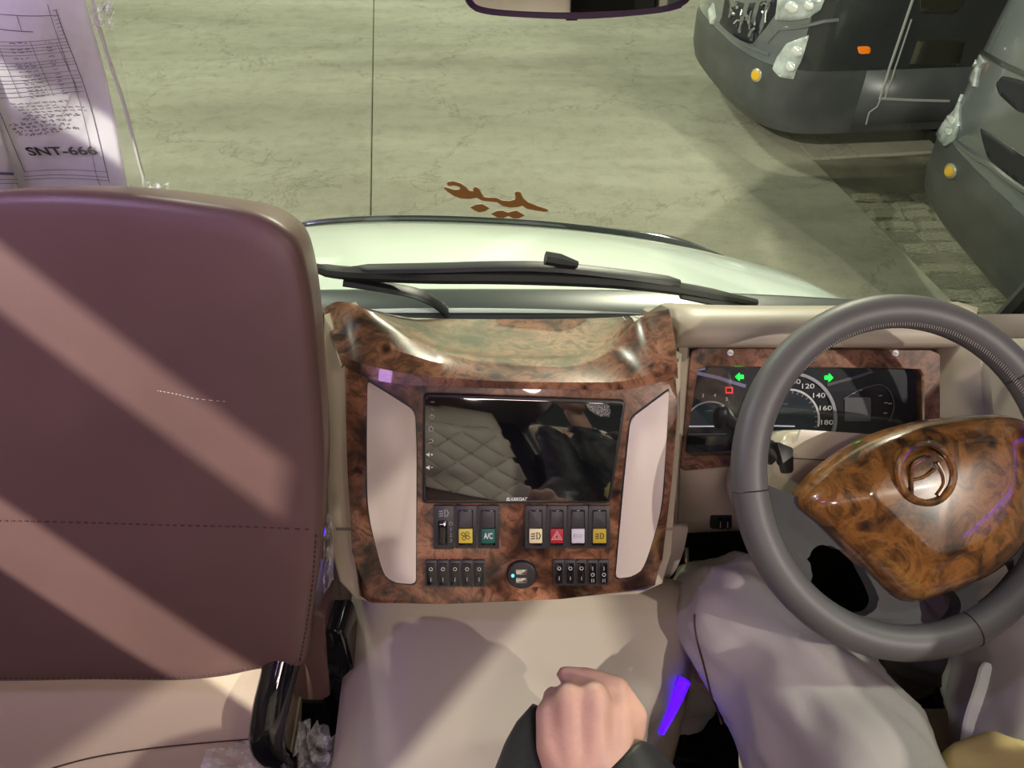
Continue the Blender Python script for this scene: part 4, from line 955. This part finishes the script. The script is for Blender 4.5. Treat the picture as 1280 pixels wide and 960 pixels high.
def skinb(bm):
    # left hand closed on the gear knob
    for k, off in (('idx', .016), ('mid', .006), ('ring', -.005), ('pin', -.014)):
        m = hand[k]; st_ = wr_ + Vector((off, 0, 0)); tubebm(bm, [st_, (st_+m[0])/2 + Vector((off*.5, 0, .002)), m[0]], [.021, .019, .0165], 12)
        rr = {'idx': .0112, 'mid': .0115, 'ring': .0108, 'pin': .0095}[k]
        for a, b, r1, r2 in ((m[0], m[1], rr*1.22, rr*1.1), (m[1], m[2], rr*1.1, rr), (m[2], m[3], rr, rr*.85)): tubebm(bm, [a, b], [r1, r2], 10)
        for q, r1 in zip(m, (rr*1.28, rr*1.12, rr*1.02, rr*.86)): ell(bm, q, (r1, r1, r1), n=12)
    th = [at(772, 950, .832), at(790, 896, .838), at(771, 861, .838), at(737, 849, .846), at(706, 843, .852)]
    for a, b, r1, r2 in zip(th[:-1], th[1:], (.024, .0175, .0140, .0125), (.0175, .0140, .0125, .0095)): tubebm(bm, [a, b], [r1, r2], 12)
    for q, r1 in zip(th[1:], (.0178, .0142, .0126, .0096)): ell(bm, q, (r1, r1, r1), n=12)
    tubebm(bm, [wr_, (wr_+elb)/2, elb], [(.028, .040), (.034, .042), .046], 14)
    ell(bm, (wr_+hand['mid'][0])/2 + Vector((.004, .01, -.008)), (.040, .045, .022))
    # right hand resting on the thigh
    for k in range(4):
        b0 = wrr + Vector((-.03 + k*.02, .085 - abs(k-1.2)*.006, -.004)); tubebm(bm, [wrr, b0], [.02, .014], 10)
        tubebm(bm, [b0, b0 + Vector((-.004 + k*.004, .035, -.004)), b0 + Vector((-.006 + k*.005, .062, -.022))], [.0115, .0105, .0085], 10)
    tubebm(bm, [wrr + Vector((-.015, .02, 0)), wrr + Vector((-.05, .05, -.006)), wrr + Vector((-.058, .085, -.014))], [.017, .013, .010], 10)
    tubebm(bm, [wrr, elr], [.027, .04], 12); tubebm(bm, [elr, shr], [.042, .055], 12); tubebm(bm, [elb, shl], [.042, .055], 12)
    # trunk, neck, head
    tubebm(bm, [(.53, -.06, .52), (.53, -.10, .75), (.53, -.16, 1.0), (.53, -.16, 1.08)], [(.13, .10), (.12, .10), (.15, .10), (.06, .05)], 16, up=(1, 0, 0))
    tubebm(bm, [shl, shr], .055, 12); tubebm(bm, [(.53, -.16, 1.05), (.53, -.13, 1.22)], .052, 14)
    hc = Vector((.53, -.10, 1.31)); ell(bm, hc, (.074, .092, .112)); ell(bm, hc + Vector((0, .035, -.055)), (.052, .058, .058))
    ell(bm, hc + Vector((0, .098, -.02)), (.013, .018, .024)); ell(bm, hc + Vector((0, .093, -.065)), (.024, .010, .008))
    for s in (-1, 1): ell(bm, hc + Vector((s*.076, -.005, -.015)), (.010, .020, .032)); ell(bm, hc + Vector((s*.03, .088, .012)), (.016, .010, .008))
    tubebm(bm, [HIP, (HIP+E_)/2, E_, M_, K], [.08, .075, .07, .06, .052], 14); tubebm(bm, [RH, (RH+RM)/2, RM, RK], [.08, .075, .065, .052], 14)
    tubebm(bm, [K, K*.5+ANL*.5, ANL], [.055, .05, .036], 12); tubebm(bm, [RK, RK*.5+ANR*.5, ANR], [.055, .05, .036], 12)
person = bodymesh('person', skinb, .0045, 'skin', None, 2)
tag(person, 'driver in grey trousers and black jacket with a fist on the gear lever', 'person')
person.location = (0, 0, 0)
def wr_fold(s, a):
    return lambda c: a*(mnoise.noise(Vector((c.x*s*.6 + c.y*s*.9, c.y*s*.4 - c.x*s, c.z*s))) + .5*mnoise.noise(c*s*2.2))
def trous(bm):
    tubebm(bm, smooth([HIP, (HIP+E_)/2, E_, M_, K, K + Vector((.0, .05, -.05)), K*.75+ANL*.25 + Vector((0, .05, 0)), K*.4+ANL*.6, ANL], 4, False),
           [float(np.interp(i, [0, 4, 8, 12, 16, 20, 24, 28, 32], [.125, .125, .116, .104, .086, .083, .080, .08, .07])) for i in range(33)], 20)
    ell(bm, K, (.083, .083, .082))
    tubebm(bm, smooth([RH, (RH+RM)/2, RM, RK, RK + Vector((0, .05, -.06)), RK*.5+ANR*.5, ANR], 4, False), [float(np.interp(i, [0, 4, 8, 12, 16, 20, 24], [.125, .122, .112, .095, .088, .08, .07])) for i in range(25)], 20)
    ell(bm, (.55, -.05, .56), (.19, .16, .12))
def tfold(c):
    ld = (K-E_).normalized(); p = c.dot(ld); r_ = c - ld*p
    f1 = mnoise.noise(Vector((r_.x*24, r_.y*24, r_.z*24)) + Vector((p*5, p*3, 0))); f2 = mnoise.noise(c*11 + Vector((5, 1, 2)))
    return .012*(1-abs(f1)*2.4) * (.55+f2) + .009*f2 - .005
trs = bodymesh('trousers', trous, .009, 'trousers', person, 4, tfold)
ontr = caster(trs)
tube('pocket_seam', [ontr(*p) for p in smooth([(869, 768), (870, 790), (880, 830), (889, 865), (902, 905)], 6, False)], .0014, 'thread', person, 6)
def jack(bm):
    tubebm(bm, [(.53, -.05, .60), (.53, -.10, .75), (.53, -.16, .98), (.53, -.165, 1.07), (.53, -.15, 1.12)], [(.17, .14), (.165, .135), (.18, .125), (.10, .08), (.075, .07)], 20, up=(1, 0, 0))
    for a, b in ((shl, elb), (shr, elr)): tubebm(bm, [a, b], [.085, .068], 16); ell(bm, a, (.085,)*3); ell(bm, b, (.068,)*3)
    tubebm(bm, [elr, wrr + Vector((0, -.04, 0))], [.066, .05], 16)
    cf = wr_ + Vector((.008, .008, -.012)); tubebm(bm, [elb, elb*.45+cf*.55 + Vector((0, 0, -.006)), elb*.12 + cf*.88 + Vector((.004, -.012, -.012))], [.068, .066, (.050, .068)], 18, up=(0, 0, 1))
bodymesh('jacket', jack, .010, 'jacket', person, 3, wr_fold(18, .006))
# loose cuff: its under side reaches further forward than the top
ce = [(715, 1000, .765), (762, 962, .785), (800, 926, .81), (824, 940, .86), (780, 920, .90), (730, 900, .92), (680, 885, .905), (664, 882, .875), (667, 925, .835), (682, 975, .79)]
cb = [(715, 1090, .74), (790, 1065, .74), (852, 1025, .78), (872, 1020, .84), (820, 1030, .9), (740, 1030, .93), (660, 1020, .92), (600, 1000, .88), (600, 1030, .82), (640, 1080, .77)]
ce3, cb3 = smooth([at(*p) for p in ce], 4), smooth([at(*p) for p in cb], 4)
cuff = [[Vector(a) + (Vector(b)-Vector(a))*t + (Vector(a)-sum((Vector(q) for q in ce3), Vector())/len(ce3))*.10*math.sin(math.pi*min(1, t*1.6)) for a, b in zip(ce3, cb3)] for t in (0, .06, .2, .4, .7, 1)]
grid('cuff', cuff, 'jacket', person, thick=.004, closed=True)
dsp = [ontr(*p, .004) for p in smooth([(1238, 830), (1232, 855), (1224, 880), (1216, 908), (1209, 945)], 4, False)]
bm = bmesh.new(); tubebm(bm, dsp, [(.003, .004), (.004, .007), (.004, .009)] + [(.004, .009)]*10 + [(.004, .008)]*4, 8, up=(0, -.3, 1)); frombm('drawstring', bm, 'sash', person)
def tun(bm):
    ell(bm, at(1262, 1000, .87), (.085, .075, .045)); tubebm(bm, [at(1262, 1000, .87), (.55, .02, .68), (.53, -.06, .72)], [(.05, .08), (.09, .15), (.12, .16)], 16)
bodymesh('tunic', tun, .009, 'tunic', person, 3, wr_fold(22, .006))
def shoe(p):
    bm = bmesh.new(); tubebm(bm, [p + Vector((0, -.06, -.05)), p + Vector((0, .0, -.04)), p + Vector((0, .09, -.06)), p + Vector((0, .17, -.075)), p + Vector((0, .20, -.08))], [(.04, .034), (.05, .04), (.04, .046), (.025, .042), (.012, .02)], 14)
    frombm('shoe', bm, 'black', person)
shoe(ANL); shoe(ANR)
bm = bmesh.new(); ell(bm, (.53, -.115, 1.345), (.080, .092, .090)); frombm('hair', bm, 'hair', person)

# left-hand dashboard beyond the front seat
pdash = thing('dashboard', 'beige passenger side dashboard mostly hidden behind the front seat', 'dashboard', (-.65, .95, 0))
box('body', (-1.035, .86, .0), (-.27, 1.06, .70), 'beige', pdash, .04, 4)
box('kick_panel', (-1.0, .84, .02), (-.28, .858, .40), 'floor_mat', pdash, .006)

# ------------------------------------------------------------------ details of the parked buses
B1.patch('nose_opening', [(907, -2), (972, -2), (971, 16), (958, 34), (940, 56), (920, 48), (900, 30)], .004, 'grille', b1)
B1.patch('upper_headlamp', [(974, -4), (1032, -4), (1026, 12), (1012, 22), (990, 26), (970, 25)], .012, 'lens', b1)
B1.patch('lower_headlamp', [(1012, 43), (1004, 70), (992, 99), (975, 96), (966, 86), (972, 72), (984, 54)], .012, 'lens', b1)
def lamp_ring(B, par, x, y, rx, ry):
    q = [(x + rx*1.35*math.cos(a), y + ry*1.35*math.sin(a)) for a in [2*math.pi*k/14 for k in range(14)]]; B.patch('fog_lamp_surround', q, .008, 'trim_silver', par, rnd=False)
    q = [(x + rx*math.cos(a), y + ry*math.sin(a)) for a in [2*math.pi*k/14 for k in range(14)]]; B.patch('fog_lamp', q, .016, 'fog', par, rnd=False)
lamp_ring(B1, b1, 946, 94, 4.6, 6.4)
B1.patch('side_lamp', [(1072, 58), (1086, 57.5), (1088, 62), (1086, 66.5), (1073, 67)], .012, 'amber', b1)
B1.patch('headlamp_left', [(893, 2), (896, 22), (892, 32), (888, 30), (886, 14)], .012, 'lens', b1)
B1.line('wing_crease', [(960, 52), (975, 36), (1000, 34), (1030, 27), (1048, 25)], .014, .0, 'bus_grey', b1)
B1.line('bumper_crease', [(895, 28), (915, 46), (940, 60), (962, 68)], .012, .004, 'bus_grey', b1)
B1.line('door_strip', [(1141, -2), (1120, 60), (1099, 124)], .009, .004, 'trim_silver', b1); B1.line('door_strip', [(1139, 24), (1122, 75), (1106, 122)], .006, .004, 'trim_silver', b1)
B1.line('sill_strip', [(1100, 123), (1140, 125), (1186, 126)], .010, .004, 'trim_silver', b1); B1.line('sill_tail', [(1100, 124), (1096, 133), (1086, 140), (1082, 155)], .007, .004, 'trim_silver', b1)
B1.patch('door_pane', [(1148, 48), (1206, 50), (1198, 82), (1136, 82)], .006, 'bus_window', b1); B1.patch('door_pane', [(1150, -4), (1208, -4), (1194, 16), (1150, 16)], .006, 'bus_window', b1)
random.seed(5)
for k in range(26):
    x, y = random.uniform(912, 966), random.uniform(0, 44)
    if y > 46 - abs(x-938)*.6: continue
    q = B1.qz(x, y); p = B1.S(*q, .012); d = Vector((random.uniform(-.04, .04), random.uniform(-.09, .09), random.uniform(-.08, .08)))
    tube('engine_pipe', [p, p + d*.5 + Vector((0, .015, .01)), p + d], random.uniform(.005, .011), 'metal_scrap', b1, 6)
for B_, par_, x, y, rr in ((B1, b1, 997, 64, 7), (B1, b1, 989, 83, 6), (B1, b1, 991, 9, 8), (B1, b1, 1012, 7, 6), (B2, b2_, 1191, 150, 6), (B2, b2_, 1188, 166, 5), (B2, b2_, 1218, 78, 5)):
    B_.patch('reflector', [(x + rr*math.cos(a), y + rr*math.sin(a)) for a in [2*math.pi*k/12 for k in range(12)]], .018, 'reflector', par_, thick=.008, rnd=False, cuts=1)
B2.patch('upper_headlamp', [(1216, 60), (1226, 66), (1232, 77), (1224, 84), (1219, 110), (1208, 92), (1208, 78)], .012, 'lens', b2_)
B2.patch('lower_headlamp', [(1194, 108), (1200, 126), (1200, 155), (1196, 175), (1182, 184), (1171, 167), (1182, 134)], .012, 'lens', b2_)
lamp_ring(B2, b2_, 1189, 214, 5.2, 7.4)
B2.patch('upper_grille', [(1254, 95), (1276, 100), (1300, 112), (1300, 150), (1272, 138), (1250, 118), (1246, 105)], .006, 'grille', b2_)
B2.patch('lower_grille', [(1226, 160), (1262, 182), (1300, 205), (1300, 245), (1265, 222), (1236, 198)], .006, 'grille', b2_)
B2.line('bumper_lip', [(1196, 178), (1225, 200), (1255, 220), (1290, 243)], .014, .004, 'bus_grey', b2_)
B2.line('bonnet_edge', [(1226, 64), (1240, 72), (1262, 84), (1295, 100)], .012, .004, 'bus_dark', b2_)

# ------------------------------------------------------------------ seat row behind the camera (shows in the screen's reflection) and unseen blue strips added for their glow
qs = thing('passenger_seat', 'quilted leather passenger seat facing the console, reflected in the screen', 'seat', (-.12, -.8, 0))
def qh(a, b_):
    u, v = (a+b_)/.22, (a-b_)/.22
    return (.016 if b_ < .70 else 0)*(abs(math.sin(math.pi*u))*abs(math.sin(math.pi*v)))**.5
grid('quilted_backrest', [[Vector((-.56 + i*.0140, -.74 - .10*j/60 + qh(i*.014, j*.015) - .02*(abs(i-25)/25)**6, .42 + j*.0150)) for i in range(51)] for j in range(61)], 'quilt', qs, thick=-.08)
box('headrest', (-.34, -.86, 1.30), (-.02, -.78, 1.48), 'maroon', qs, .04, 4); box('cushion', (-.52, -.76, .28), (.10, -.28, .42), 'maroon', qs, .05, 4); box('pedestal', (-.30, -.72, 0), (.08, -.34, .36), 'black', qs, .01)
tag(tube('added_console_light', [(-.275, .60, .70), (-.275, .70, .66)], .006, 'led_blue', None, 8), 'small hidden blue strip added to light the console side', 'light strip')  # hidden strip, added to give the console shell its blue glow
tag(tube('added_cheek_light', [(.855, .25, .98), (.855, .86, .98)], .006, 'led_blue', None, 8), 'thin unseen blue strip added to light the dashboard cheek', 'light strip')  # out of view, added to turn the right cheek blue
yw = struct(box('wall_front', (-16, 19, GZ), (20, 19.3, 5.5), 'yard_wall'), 'unseen pale wall added ahead of the bus to brighten reflections')  # unseen wall, added so the crown tray reflects something bright
tube('column_bolt', [at(858, 684, 1.17), at(858, 705, 1.17)], .004, 'chrome', dash, 8)
